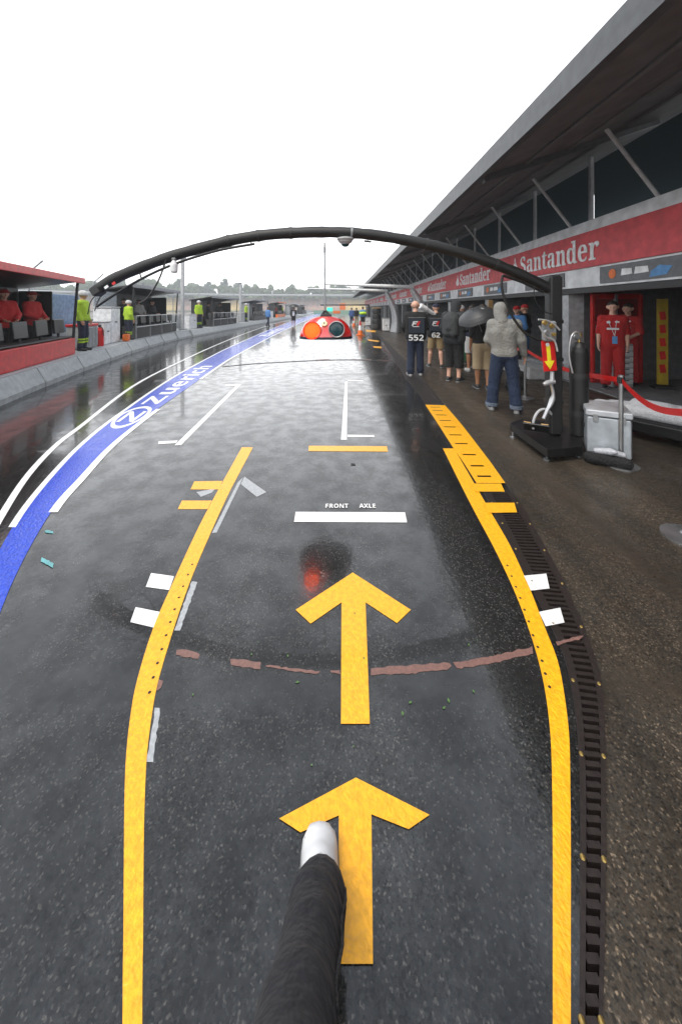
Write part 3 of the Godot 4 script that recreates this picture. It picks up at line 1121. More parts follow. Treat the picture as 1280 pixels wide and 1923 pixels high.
func pit_building() -> void:
	var b := thing("pit_building", "long pit building with red banner, deep roof overhang and open garages", "building")
	var Z0 := 3.5
	var Z1 := -77.0
	var far_x := 11.5
	part("garage_floor", "interior", b, GX - 0.1, far_x, 0.0, 0.03, Z0, Z1)
	part("back_wall", "interior", b, far_x, far_x + 0.3, 0.0, 5.2, Z0, Z1)
	part("garage_ceiling", "interior", b, GX + 0.02, far_x, 2.12, 2.4, Z0, Z1)
	part("end_wall", "interior", b, GX - 0.2, far_x + 0.3, 0.0, 5.2, Z0, Z0 + 0.3)
	part("lintel", "dark", b, GX - 0.12, GX + 0.2, 1.98, 2.098, Z0, Z1)
	part("fascia", "fascia", b, GX - 0.15, GX + 0.15, 2.10, 2.498, Z0, Z1)
	part("upper_trim", "fascia", b, GX - 0.18, GX + 0.15, 3.222, 3.44, Z0, Z1)
	var ban := part("banner", "banner", b, GX - 0.19, GX + 0.15, 2.50, 3.22, Z0, Z1)
	var bs := Basis(Vector3(0, 0, 1), Vector3(0, 1, 0), Vector3(-1, 0, 0))
	for k in 13:
		var z := -8.7 - k * 5.2
		var m := MB.new()
		m.text("Santander", 0.46, 0.012, Transform3D(bs * Basis.from_scale(Vector3(0.92, 1.0, 1.0)), Vector3(GX - 0.20, 2.85, z)), serif)
		flame(m, Transform3D(bs, Vector3(GX - 0.194, 2.88, z - 1.92)), 0.48)
		put(m, "lettering", mats["white"], ban)
	# small sponsor boards on the white strip
	for k in 24:
		var z := -5.4 - k * 2.9
		var o := part("sponsor_board", "sponsor grey", b, GX - 0.172, GX - 0.145, 2.14, 2.46, z, z - 1.75)
		var m := MB.new()
		for q in [[-0.18, 0.26], [0.14, 0.30]]:
			m.plate(PackedVector2Array([Vector2(q[0] - q[1] * 0.5, -0.05), Vector2(q[0] + q[1] * 0.5, -0.04), Vector2(q[0] + q[1] * 0.44, 0.06), Vector2(q[0] - q[1] * 0.4, 0.07)]), 0.004, Transform3D(bs, Vector3(GX - 0.177, 2.30, z - 0.9)))
		put(m, "print", mats["white"], o)
		var m2 := MB.new()
		m2.plate(PackedVector2Array([Vector2(0.30, -0.12), Vector2(0.62, -0.10), Vector2(0.72, 0.02), Vector2(0.5, 0.06), Vector2(0.34, -0.02)]), 0.004, Transform3D(bs, Vector3(GX - 0.177, 2.29, z - 0.9)))
		put(m2, "print", mats["sponsor blue"], o)
		var m3 := MB.new()
		m3.lathe([Vector2(0, 0.006), Vector2(0.09, 0.006), Vector2(0.09, 0.0)], 14, Transform3D(Basis(Vector3(0, 0, 1), Vector3(-1, 0, 0), Vector3(0, -1, 0)), Vector3(GX - 0.172, 2.30, z - 1.42)))
		put(m3, "print", mats["orange"], o)
	# windows over the banner
	for k in 36:
		var z := Z0 - k * 2.25
		if z - 2.25 < Z1:
			break
		var w := part("window", "pale grey", b, GX + 0.06, GX + 0.12, 3.44, 3.51, z, z - 2.25)
		var g := MB.new()
		slab(g, GX + 0.085, GX + 0.10, 3.515, 4.70, z - 0.07, z - 2.18)
		put(g, "pane", mats["glass"], w)
		var fr := MB.new()
		slab(fr, GX + 0.055, GX + 0.125, 3.515, 4.86, z - 0.065, z + 0.0)
		put(fr, "mullion", mats["pale grey"], w)
		# raking strut between the trim and the overhang
		var s := MB.new()
		s.tube(PackedVector3Array([Vector3(GX - 0.10, 3.445, z - 0.4), Vector3(4.25, 4.54, z - 0.4)]), 0.032, 8)
		put(s, "strut", mats["white"], b)
	# the overhanging roof
	var slope := 0.95 / (GX + 0.1 - EAVE_X)
	var so := MB.new()
	var y1 := EAVE_Y + (far_x - EAVE_X) * slope
	so.quad(Vector3(EAVE_X, EAVE_Y, Z0), Vector3(EAVE_X, EAVE_Y, Z1), Vector3(far_x + 0.3, y1, Z1), Vector3(far_x + 0.3, y1, Z0))
	so.quad(Vector3(EAVE_X, EAVE_Y + 0.2, Z0), Vector3(EAVE_X, EAVE_Y + 0.2, Z1), Vector3(far_x + 0.3, y1 + 0.2, Z1), Vector3(far_x + 0.3, y1 + 0.2, Z0))
	put(so, "roof", mats["soffit"], b)
	var ed := MB.new()
	slab(ed, EAVE_X - 0.10, EAVE_X, EAVE_Y - 0.06, EAVE_Y + 0.24, Z0, Z1)
	put(ed, "gutter", mats["roof edge"], b)
	for k in 19:
		var z := Z0 - 0.9 - k * BAY
		if z < Z1:
			break
		var m := MB.new()
		var a := Vector3(EAVE_X + 0.02, EAVE_Y - 0.06, z)
		var e := Vector3(GX + 0.3, EAVE_Y + (GX + 0.3 - EAVE_X) * slope - 0.06, z)
		var x := (e - a).normalized()
		m.box((a + e) * 0.5, Vector3(a.distance_to(e), 0.11, 0.10), Basis(x, Vector3.BACK.cross(x), Vector3.BACK))
		put(m, "rafter", mats["roof edge"], b)
	for k in 3:
		var m := MB.new()
		var xx := EAVE_X + 0.75 + k * 0.75
		slab(m, xx - 0.03, xx + 0.03, EAVE_Y + (xx - EAVE_X) * slope - 0.05, EAVE_Y + (xx - EAVE_X) * slope - 0.004, Z0, Z1)
		put(m, "purlin", mats["soffit"], b)
	for k in 18:
		var z := 0.5 - k * BAY + 0.0
		if z < Z1:
			break
		part("pillar", "pale grey" if k % 2 == 0 else "grey", b, GX - 0.05, GX + 0.30, 0.0, 1.978, z - 0.17, z + 0.17)
		part("partition", "interior", b, GX + 0.31, far_x, 0.031, 2.118, z - 0.05, z + 0.05)

# ------------------------------------------------------------------ the pit wall on the left
# the wall bends towards the lane as it comes near
func wx(z: float) -> float:
	return -8.6 + 2.6 * pow(clampf((20.0 + z) / 13.0, 0.0, 1.35), 1.5)

# a frame on the wall: x towards the lane, z along the wall
func on_wall(z: float, off := 0.0, y := 0.42) -> Transform3D:
	var t := (Vector3(wx(z + 0.05), 0, z + 0.05) - Vector3(wx(z - 0.05), 0, z - 0.05)).normalized()
	var b := Basis(Vector3.UP.cross(t), Vector3.UP, t)
	return Transform3D(b, Vector3(wx(z), 0, z) + b.x * off + Vector3(0, y, 0))

func pit_wall() -> void:
	var w := thing("pit_wall", "low pale concrete pit wall running along the lane", "wall")
	var block := MB.new()
	var L := 1.99
	var prof := PackedVector2Array([Vector2(0, 0), Vector2(0.0, 0.10), Vector2(-0.16, 0.40), Vector2(-0.22, 0.42), Vector2(-1.75, 0.42), Vector2(-1.75, 0)])
	block.plate(prof, L, Transform3D(Basis.IDENTITY, Vector3(0, 0, 0)))
	var bm := block.mesh()
	var z := 0.0
	for k in 68:
		var here := on_wall(z, 0.0, 0.0)
		var o := put(bm, "concrete_block", mats["concrete"], w)
		o.transform = here
		o.scale = Vector3(1.0 if k % 2 == 0 else 1.002, 1.0, 1.0)
		z = (here * Vector3(0, 0, -1.995)).z
	var lw := PackedVector3Array()
	var rw := PackedVector3Array()
	for k in 68:
		lw.append(on_wall(-k * 2.0, -0.235, 0.425).origin)
		rw.append(on_wall(-k * 2.0, -0.20, 0.425).origin)
	var cap := MB.new()
	cap.band(lw, rw)
	put(cap, "white_edge", mats["white line"], w)
	# barrier with a wire fence behind the stands
	var f := thing("debris_fence", "pale barrier topped by a wire fence behind the pit stands", "fence")
	for k in 33:
		var za := 1.0 - k * 4.0
		var p := on_wall(za, -1.9, 0.0).origin
		var q := on_wall(za - 4.0, -1.9, 0.0).origin
		var m := MB.new()
		var dir := (q - p).normalized()
		m.box((p + q) * 0.5 + Vector3(0, 0.625, 0), Vector3(0.16, 1.25, p.distance_to(q) - 0.02), Basis(Vector3.UP.cross(dir), Vector3.UP, dir))
		put(m, "barrier_panel", mats["pale grey"], f)
		m = MB.new()
		var b := on_wall(za, -1.9, 0.0)
		m.tube(PackedVector3Array([b * Vector3(0, 1.25, 0), b * Vector3(0, 2.7, 0), b * Vector3(0.35, 3.05, 0)]), 0.028, 6)
		put(m, "post", mats["steel"], f)
	for j in 4:
		var pts := PackedVector3Array()
		for k in 34:
			pts.append(on_wall(1.0 - k * 4.0, -1.87, 1.55 + j * 0.36).origin)
		var m := MB.new()
		m.tube(pts, 0.006, 4)
		put(m, "wire", mats["steel"], f)

# ------------------------------------------------------------------ what closes the view
func arc(r: float, deg: float, y: float) -> Vector3:
	return Vector3(sin(deg_to_rad(deg)) * r, y, -cos(deg_to_rad(deg)) * r)

func far_end() -> void:
	# crowd colours, far too distant to tell people apart
	var im := noise_image(256, 0.35, FastNoiseLite.TYPE_CELLULAR, 31)
	im.convert(Image.FORMAT_L8)
	var src := im.get_data()
	var px := PackedByteArray()
	px.resize(256 * 256 * 3)
	var tones := [Color(0.62, 0.55, 0.50), Color(0.70, 0.62, 0.56), Color(0.50, 0.46, 0.45), Color(0.75, 0.60, 0.50), Color(0.58, 0.58, 0.60), Color(0.66, 0.48, 0.46)]
	for k in 256 * 256:
		var c: Color = tones[int(src[k] * 13) % 6]
		px[k * 3] = int(c.r * 255)
		px[k * 3 + 1] = int(c.g * 255)
		px[k * 3 + 2] = int(c.b * 255)
	var cm := StandardMaterial3D.new()
	cm.resource_name = "seated crowd"
	cm.albedo_texture = tex(Image.create_from_data(256, 256, false, Image.FORMAT_RGB8, px))
	cm.uv1_triplanar = true
	cm.uv1_scale = Vector3.ONE * 0.02
	cm.roughness = 0.9
	mats["crowd"] = cm
	paint("pink seats", lin(0.62, 0.23, 0.25), 0.8, 0.0, "grime", 0.02)
	paint("yellow seats", lin(0.68, 0.52, 0.22), 0.8, 0.0, "grime", 0.02)
	paint("stand roof", lin(0.24, 0.25, 0.26), 0.7, 0.0, "grime", 0.02)
	paint("meadow", lin(0.10, 0.15, 0.06), 0.9, 0.0, "grime", 0.01)
	var gs := thing("grandstand", "long curved grandstand with pink and yellow seat blocks beyond the pit wall", "grandstand")
	var R := 240.0
	var kinds := {-33.0: "pink seats", -30.0: "pink seats", -27.0: "yellow seats", -18.0: "yellow seats", 0.0: "yellow seats", 3.0: "yellow seats"}
	var a := -57.0
	while a < 12.0:
		var m := MB.new()
		for row in 6:
			for s in 2:
				var d0 := a + s * 1.5
				var d1 := a + s * 1.5 + 1.5
				var y0 := 0.5 + row * 1.35
				var r0 := R + row * 2.4
				m.quad(arc(r0, d0, y0), arc(r0, d1, y0), arc(r0, d1, y0 + 1.35), arc(r0, d0, y0 + 1.35))
				m.quad(arc(r0, d0, y0 + 1.35), arc(r0, d1, y0 + 1.35), arc(r0 + 2.4, d1, y0 + 1.35), arc(r0 + 2.4, d0, y0 + 1.35))
		put(m, "seat_block", mats[kinds.get(a, "crowd")], gs)
		var rf := MB.new()
		for s in 2:
			var d0 := a + s * 1.5
			var d1 := a + s * 1.5 + 1.5
			for q in [[R + 1.0, R + 18.0, 10.6, 11.8], [R + 1.0, R + 18.0, 9.9, 11.1]]:
				rf.quad(arc(q[0], d0, q[2]), arc(q[0], d1, q[2]), arc(q[1], d1, q[3]), arc(q[1], d0, q[3]))
			rf.quad(arc(R + 1.0, d0, 9.9), arc(R + 1.0, d1, 9.9), arc(R + 1.0, d1, 10.6), arc(R + 1.0, d0, 10.6))
		put(rf, "roof_panel", mats["stand roof"], gs)
		var cl := MB.new()
		cl.tube(PackedVector3Array([arc(R + 3.0, a, 0), arc(R + 3.0, a, 10.2)]), 0.22, 6)
		put(cl, "column", mats["pale grey"], gs)
		a += 3.0
	# wooded rise behind it
	var hill := MB.new()
	for k in 40:
		var d0 := -62.0 + k * 2.0
		hill.quad(arc(262, d0, 0), arc(262, d0 + 2, 0), arc(300, d0 + 2, 12.5), arc(300, d0, 12.5))
	tag(put(hill, "hill", mats["meadow"]), "low grassy rise under the trees", "", "", "structure")
	var leaf := StandardMaterial3D.new()
	leaf.resource_name = "leaves"
	leaf.vertex_color_use_as_albedo = true
	leaf.roughness = 0.7
	leaf.backlight_enabled = true
	leaf.backlight = Color(0.12, 0.16, 0.05)
	paint("bark", lin(0.06, 0.045, 0.03), 0.9, 0.0, "grime", 0.5)
	var protos := []
	for k in 4:
		var t := thing("tree", "broad leafy tree in the wood behind the grandstand", "tree", Vector3.ZERO, 0.0, "trees behind the grandstand")
		var tr := MB.new()
		tr.tube(PackedVector3Array([Vector3(0, -1, 0), Vector3(0.1, 4, 0.1), Vector3(-0.1, 9, 0.0)]), [0.5, 0.38, 0.15], 7)
		for l in 5:
			var an := TAU * l / 5.0 + k
			tr.tube(PackedVector3Array([Vector3(0, 4.5 + l * 0.6, 0), Vector3(cos(an) * 2.4, 7.2 + l * 0.5, sin(an) * 2.4)]), [0.18, 0.05], 5)
		put(tr, "trunk", mats["bark"], t)
		var cr := MB.new()
		cr.colored = true
		var clumps := []
		for q in 22 + k * 4:
			var an := rng.randf() * TAU
			var hh := rng.randf_range(1.5, 13.5) if k != 3 else rng.randf_range(1.5, 17.0)
			var span := (6.2 if k != 3 else 3.6) * sqrt(clampf(1.0 - pow((hh - 8.0) / 8.5, 2.0), 0.05, 1.0))
			clumps.append([Vector3(cos(an) * span * rng.randf_range(0.3, 1.0), hh, sin(an) * span * rng.randf_range(0.3, 1.0)), rng.randf_range(1.2, 2.6), rng.randf_range(0.7, 1.25)])
		for q in 3800:
			var cl: Array = clumps[q % clumps.size()]
			var dir := Vector3(rng.randfn(), rng.randfn(), rng.randfn()).normalized()
			var p: Vector3 = cl[0] + dir * cl[1] * pow(rng.randf(), 0.4)
			var u := Vector3(rng.randfn(), rng.randfn(), rng.randfn()).normalized() * rng.randf_range(0.4, 0.8)
			var w := u.cross(dir).normalized() * rng.randf_range(0.35, 0.65)
			var g: float = cl[2] * rng.randf_range(0.75, 1.25)
			cr.tint = Color(0.075 * g, 0.115 * g, 0.042 * g) if k != 3 else Color(0.045 * g, 0.080 * g, 0.042 * g)
			cr.quad(p - u, p + w, p + u, p - w)
		put(cr, "crown", leaf, t)
		protos.append(t)
	var used := [false, false, false, false]
	for k in 124:
		var d := -60.0 + k * 0.59 + rng.randf_range(-0.5, 0.5)
		var kind: int = [0, 1, 2, 0, 1, 2, 0, 1, 2, 3][rng.randi_range(0, 9)]
		var o: Node3D = protos[kind]
		if used[kind]:
			o = copy_of(protos[kind], "broad leafy tree in the wood behind the grandstand" if kind < 3 else "slim dark tree in the wood behind the grandstand")
		used[kind] = true
		if kind == 3:
			o.set_meta("label", "slim dark tree in the wood behind the grandstand")
			o.set_meta("group", "slim trees behind the grandstand")
		o.position = arc(rng.randf_range(272, 318), d, rng.randf_range(1.5, 6.0))
		o.rotation.y = rng.randf() * TAU
		o.scale = Vector3.ONE * rng.randf_range(0.8, 1.2)
	# silver gantries of the next teams
	for q in [[26.0, 3.75, 2.92, -2.6, "white and silver pit gantry with a curved leg beyond the numbered men"], [19.5, 4.3, 2.80, -2.2, "silver gantry arm whose leg stands hidden behind the bald man"]]:
		var d: float = q[0]
		var g := thing("silver_gantry", q[4], "gantry", Vector3(q[1], 0, -d), 0.0, "silver gantries down the lane")
		var m := MB.new()
		var pts := smooth(PackedVector3Array([Vector3(0.1, 0.0, 0), Vector3(0.16, 0.75, 0), Vector3(0.05, 1.5, 0), Vector3(-0.25, 2.2, 0), Vector3(-0.55, q[2] - 0.1, 0)]))
		var rad := []
		for k in pts.size():
			rad.append(lerpf(0.40, 0.13, float(k) / (pts.size() - 1)))
		m.tube(pts, rad, 14)
		put(m, "leg", mats["silver"], g)
		var arm := MB.new()
		arm.tube(PackedVector3Array([Vector3(-0.45, q[2], 0), Vector3(-2.5, q[2] + 0.08, 0), Vector3(q[3] * 2.35, q[2] + 0.16, 0)]), [0.11, 0.09, 0.05], 10)
		put(arm, "arm", mats["white"], g)
	# thin dark boom further on
	var bo := thing("dark_boom", "thin black gantry boom far down the lane", "gantry", Vector3(3.9, 0, -52))
	var m1 := MB.new()
	m1.tube(PackedVector3Array([Vector3(0, 0, 0), Vector3(0, 2.25, 0)]), 0.12, 8)
	put(m1, "column", mats["black"], bo)
	var m2 := MB.new()
	m2.tube(PackedVector3Array([Vector3(0.1, 2.2, 0), Vector3(-6.8, 2.2, 0)]), 0.09, 8)
	put(m2, "arm", mats["black"], bo)
	# wrapped tyre stacks, rack and cases by the garages
	for k in 3:
		var t := thing("tyre_stack", ["black wrapped tyre stack nearest the silver gantry", "middle black wrapped tyre stack by the garages", "black wrapped tyre stack farthest down the lane"][k], "tyres", Vector3(2.75 + k * 0.12, 0, -28.5 - k * 1.6), 0.0, "wrapped tyre stacks")
		for j in 4:
			var m := MB.new()
			m.lathe([Vector2(0.05, 0.02), Vector2(0.30, 0.0), Vector2(0.345, 0.05), Vector2(0.355, 0.19), Vector2(0.345, 0.34), Vector2(0.30, 0.40), Vector2(0.05, 0.38)], 18)
			var o := put(m, "wrapped_tyre", mats["black pad"], t)
			o.position.y = 0.06 + j * 0.405
		var tp := MB.new()
		tp.rbox(Vector3(0, 1.72, 0), Vector3(0.6, 0.06, 0.6), 0.02)
		put(tp, "top_board", mats["tan"], t)
	for q in [[3.3, -27.0, 0.5, 0.85, "white equipment case before the silver gantry leg"], [2.55, -36.0, 0.7, 0.7, "white equipment case beyond the tyre stacks"]]:
		var t := thing("equipment_case", q[4], "case", Vector3(q[0], 0, q[1]))
		var m := MB.new()
		m.rbox(Vector3(0, 0.06 + q[3] * 0.5, 0), Vector3(q[2], q[3], 0.5), 0.03)
		put(m, "body", mats["white"], t)
		var l := MB.new()
		l.rbox(Vector3(0, 0.10 + q[3], 0), Vector3(q[2] + 0.03, 0.06, 0.53), 0.02)
		put(l, "lid", mats["pale grey"], t)
		var h := MB.new()
		h.box(Vector3(0, 0.45, 0.262), Vector3(0.16, 0.035, 0.02))
		put(h, "handle", mats["black"], t)
	# cones
	for q in [[676, 630, 0.92, "orange and white traffic cone standing on the lane edge"], [664, 612, 0.75, "smaller orange cone farther down the lane"]]:
		var t := thing("traffic_cone", q[3], "cone", gp(q[0], q[1]), 0.3, "traffic cones")
		var s: float = q[2]
		var m := MB.new()
		m.rbox(Vector3(0, 0.025 * s, 0), Vector3(0.5, 0.05, 0.5) * s, 0.02)
		put(m, "base", mats["orange"], t)
		for c in [[0.19, 0.05, 0.14, 0.36, "orange"], [0.14, 0.36, 0.085, 0.68, "white"], [0.085, 0.68, 0.035, 1.0, "red"]]:
			var k := MB.new()
			k.lathe([Vector2(c[0], c[1]) * s, Vector2(c[2], c[3]) * s, Vector2(0, c[3] * s)], 16)
			put(k, "band", mats[c[4]], t)
	# far end of the lane
	for q in [[619, -95.0, 1.5, 0.9, "green lit", "green lit signal at the far end of the lane"], [643, -90.0, 2.2, 1.6, "orange", "orange board at the far end of the lane"], [632, -70.0, 1.0, 0.55, "orange", "low orange box at the far end of the lane"]]:
		var t := thing("marker_board", q[5], "sign", Vector3((q[0] - CX) / F * -q[1], 0, q[1]))
		var m := MB.new()
		m.rbox(Vector3(0, q[2], 0), Vector3(1.4, q[3], 0.2), 0.05)
		put(m, "panel", mats[q[4]], t)
		for s in [-0.4, 0.4]:
			var l := MB.new()
			l.tube(PackedVector3Array([Vector3(s, 0, 0), Vector3(s, q[2], -0.03)]), 0.04, 6)
			put(l, "leg", mats["grey"], t)
	var gw := thing("far_barrier", "pale green barrier closing the far end of the pit lane", "barrier", Vector3(0, 0, -118))
	for k in 9:
		var m := MB.new()
		m.box(Vector3(-7.5 + k * 2.5, 0.6, 0), Vector3(2.45, 1.2, 0.25))
		put(m, "panel", paint("green barrier", lin(0.18, 0.33, 0.24), 0.6), gw)

# ------------------------------------------------------------------ the gantry over the box
const GD := 4.4

func gantry() -> void:
	var g := thing("pit_gantry", "black padded gantry with column, base plate and arched boom over the box", "gantry", Vector3(2.54, 0, -GD))
	var org := g.position
	var rel := func(p: PackedVector3Array) -> PackedVector3Array:
		var o := PackedVector3Array()
		for q in p:
			o.append(q - org)
		return o
	# base plate on levelling feet
	var top := gps([957, 795, 975, 787, 1010, 789, 1062, 800, 1093, 828, 1093, 838, 1060, 842, 1027, 844], 0.15)
	var poly := PackedVector2Array()
	for p in top:
		poly.append(Vector2(p.x - org.x, -(p.z - org.z)))
	var m := MB.new()
	m.plate(poly, 0.085, Transform3D(Basis(Vector3.RIGHT, Vector3.FORWARD, Vector3.UP), Vector3(0, 0.15, 0)))
	put(m, "base_plate", mats["black"], g)
	for q in [[962, 800], [1026, 838], [1086, 832], [1010, 794]]:
		var p := gp(q[0], q[1], 0.15) - org
		m = MB.new()
		m.lathe([Vector2(0.0, 0.0), Vector2(0.035, 0.0), Vector2(0.035, 0.012), Vector2(0.012, 0.022), Vector2(0.012, 0.07)], 12, Transform3D(Basis.IDENTITY, Vector3(p.x, 0, p.z)))
		put(m, "levelling_foot", mats["steel"], g)
	# column
	m = MB.new()
	m.rbox(Vector3(0, 1.10, 0), Vector3(0.155, 1.9, 0.155), 0.03)
	put(m, "column", mats["black pad"], g)
	for y in [0.55, 1.05, 1.5]:
		m = MB.new()
		m.rbox(Vector3(0, y, 0), Vector3(0.163, 0.05, 0.163), 0.012)
		put(m, "strap", mats["black"], g)
	# boom
	var pts: PackedVector3Array = rel.call(smooth(ats([183, 545, 210, 526, 260, 504, 320, 482, 380, 465, 440, 450, 500, 441, 560, 437, 620, 436, 680, 439, 740, 447, 800, 459, 860, 474, 920, 493, 970, 513, 1010, 532, 1046, 551], GD), 4))
	var rad := []
	for k in pts.size():
		rad.append(0.066 + 0.002 * sin(k * 1.7) + 0.0015 * sin(k * 3.1))
	m = MB.new()
	m.tube(pts, rad, 14)
	put(m, "boom", mats["black pad"], g)
	for px in [430, 485, 546, 660, 800, 930]:
		for k in pts.size() - 1:
			var x := (pts[k].x + org.x) / GD * F + CX
			var x2 := (pts[k + 1].x + org.x) / GD * F + CX
			if (x - px) * (x2 - px) <= 0.0:
				m = MB.new()
				var dir := (pts[k + 1] - pts[k]).normalized()
				var c := pts[k].lerp(pts[k + 1], (px - x) / (x2 - x))
				m.tube(PackedVector3Array([c - dir * 0.012, c + dir * 0.012]), 0.0735, 14)
				put(m, "collar", mats["dark"] if px != 660 else mats["grey"], g)
	m = MB.new()
	m.rbox(at(184, 546, GD) - org, Vector3(0.11, 0.12, 0.15), 0.02, Basis(Vector3.BACK, 0.62))
	put(m, "end_box", mats["dark"], g)
	for q in [[200, 536, 0.05, "white"], [214, 529, 0.04, "red"]]:
		m = MB.new()
		m.box(at(q[0], q[1] + 3, GD - 0.075) - org, Vector3(q[2], 0.03, 0.004), Basis(Vector3.BACK, 0.62))
		put(m, "sticker", mats[q[3]], g)
	# service rail and hoses under the boom
	m = MB.new()
	m.tube(rel.call(smooth(ats([478, 458, 420, 468, 372, 481, 330, 495, 285, 514, 240, 538, 205, 560, 182, 576], GD - 0.05), 4)), 0.016, 8)
	put(m, "service_rail", mats["black"], g)
	for q in [[470, 446, 472, 458], [372, 466, 374, 480], [262, 510, 266, 524]]:
		m = MB.new()
		m.tube(rel.call(ats(q, GD - 0.03)), 0.008, 6)
		put(m, "hanger", mats["dark"], g)
	m = MB.new()
	m.tube(rel.call(smooth(ats([312, 487, 306, 506, 298, 526, 287, 546, 275, 562, 262, 570], GD - 0.05))), 0.010, 7)
	put(m, "hose", mats["black"], g)
	for q in [[178, 556, 170, 568, 167, 582, 165, 590], [190, 556, 184, 566, 180, 578, 178, 584]]:
		m = MB.new()
		m.tube(rel.call(smooth(ats(q, GD))), 0.006, 6)
		put(m, "hose", mats["dark"], g)
	# branch pipe and the long hose that hangs to the cabinet
	m = MB.new()
	m.tube(rel.call(ats([943, 517, 980, 530, 1020, 549], GD - 0.09)), 0.016, 8)
	put(m, "branch_pipe", mats["black"], g)
	m = MB.new()
	m.tube(rel.call(smooth(ats([943, 517, 941, 536, 945, 556, 953, 577, 965, 600, 982, 622, 1000, 634, 1020, 640], GD - 0.09))), 0.016, 8)
	put(m, "hose", mats["black pad"], g)
	m = MB.new()
	m.tube(rel.call(smooth(ats([1003, 536, 1002, 552, 1008, 570, 1020, 584, 1036, 590], GD - 0.1))), 0.006, 6)
	put(m, "hose", mats["black"], g)
	# regulator cluster on the column
	m = MB.new()
	m.rbox(at(1030, 622, GD - 0.12) - org, Vector3(0.15, 0.24, 0.08), 0.02)
	put(m, "regulator_box", mats["grey"], g)
	for q in [[1021, 606, 0.03], [1034, 612, 0.028], [1025, 624, 0.032], [1038, 628, 0.024]]:
		m = MB.new()
		m.lathe([Vector2(0, 0.03), Vector2(q[2] * 0.8, 0.03), Vector2(q[2], 0.02), Vector2(q[2], 0)], 12, Transform3D(Basis(Vector3.RIGHT, Vector3.BACK, Vector3.DOWN), at(q[0], q[1], GD - 0.165) - org))
		put(m, "gauge", mats["brass"] if q[0] != 1025 else mats["steel"], g)
	for q in [[1010, 600, 1026, 602, 1040, 610, 1050, 620], [1012, 612, 1024, 632, 1040, 640, 1046, 660]]:
		m = MB.new()
		m.tube(rel.call(smooth(ats(q, GD - 0.17))), 0.011, 7)
		put(m, "pipe", mats["silver"], g)
	# red flag plate with a yellow arrow
	var bs := Basis(Vector3.BACK, deg_to_rad(5))
	m = MB.new()
	m.rbox(at(1030, 668, GD - 0.12) - org, Vector3(0.155, 0.36, 0.012), 0.004, bs)
	var pl := put(m, "arrow_plate", mats["red"], g)
	m = MB.new()
	var ar := PackedVector2Array()
	for q in [[-0.022, 0.12], [0.022, 0.12], [0.022, -0.06], [0.06, -0.06], [0.0, -0.16], [-0.06, -0.06], [-0.022, -0.06]]:
		ar.append(Vector2(q[0], q[1]))
	m.plate(ar, 0.003, Transform3D(bs, at(1030, 668, GD - 0.131) - org))
	put(m, "arrow_print", mats["bright yellow"], pl)
	m = MB.new()
	m.lathe([Vector2(0, 0.004), Vector2(0.022, 0.004), Vector2(0.022, 0)], 14, Transform3D(Basis(Vector3.RIGHT, Vector3.BACK, Vector3.DOWN), at(1027, 647, GD - 0.129) - org))
	put(m, "round_print", mats["white"], pl)
	# wheel gun hanging on a hose
	m = MB.new()
	m.tube(rel.call(ats([1036, 698, 1036, 712, 1034, 722], GD - 0.13)), [0.022, 0.026, 0.02], 10)
	m.tube(rel.call(ats([1040, 716, 1026, 719, 1020, 722], GD - 0.13)), [0.028, 0.03, 0.022], 10)
	put(m, "wheel_gun", mats["silver"], g)
	m = MB.new()
	m.tube(rel.call(smooth(ats([1034, 722, 1038, 740, 1034, 756, 1026, 772, 1020, 786], GD - 0.12))), [0.018, 0.018, 0.018, 0.018, 0.018, 0.018, 0.018, 0.02, 0.024, 0.028, 0.030, 0.030, 0.028, 0.026, 0.024, 0.022, 0.02, 0.02, 0.02, 0.02, 0.02, 0.02, 0.02, 0.02, 0.02], 9)
	put(m, "hose", mats["silver"], g)
	# loop of pale hose and the pedal on the base
	var ring := PackedVector3Array()
	for k in 19:
		var a := PI * 1.12 * k / 18.0 - 0.06 * PI
		ring.append(at(1020, 797, GD - 0.07) - org + Vector3(cos(a) * 0.135, sin(a) * 0.19 - 0.01, -cos(a) * 0.02))
	m = MB.new()
	m.tube(ring, 0.015, 8)
	put(m, "hose_loop", mats["pale grey"], g)
	m = MB.new()
	var pb := Basis(Vector3.UP, deg_to_rad(-30)) * Basis(Vector3.RIGHT, deg_to_rad(-38))
	var pc := at(1006, 803, GD - 0.1) - org
	m.rbox(pc, Vector3(0.27, 0.02, 0.19), 0.006, pb)
	var ped := put(m, "pedal_plate", mats["dark"], g)
	for q in [[-0.115, 0.075], [0.115, 0.075], [-0.115, -0.075], [0.115, -0.075]]:
		m = MB.new()
		m.rbox(pc + pb * Vector3(q[0], 0.014, q[1] * 0.7), Vector3(0.022, 0.012, 0.10), 0.004, pb)
		m.rbox(pc + pb * Vector3(q[0] * 0.75, 0.0145, q[1] * 1.1), Vector3(0.07, 0.013, 0.022), 0.004, pb)
		put(m, "corner_guard", mats["tan"], ped)
	# padded gas bottle
	var bt := thing("gas_bottle", "tall black padded gas bottle strapped behind the gantry column", "gas bottle", Vector3(2.82, 0.0, -4.36))
	m = MB.new()
	m.lathe([Vector2(0, 0.151), Vector2(0.085, 0.151), Vector2(0.098, 0.17), Vector2(0.098, 1.14), Vector2(0.085, 1.20), Vector2(0.05, 1.25), Vector2(0.0, 1.26)], 20)
	put(m, "cover", mats["black pad"], bt)
	for y in [0.42, 0.86]:
		m = MB.new()
		m.lathe([Vector2(0.098, y - 0.03), Vector2(0.103, y - 0.03), Vector2(0.103, y + 0.03), Vector2(0.098, y + 0.03)], 20)
		put(m, "strap", mats["dark"], bt)
	m = MB.new()
	m.lathe([Vector2(0.018, 1.25), Vector2(0.018, 1.31), Vector2(0.035, 1.32), Vector2(0.035, 1.36), Vector2(0, 1.37)], 12)
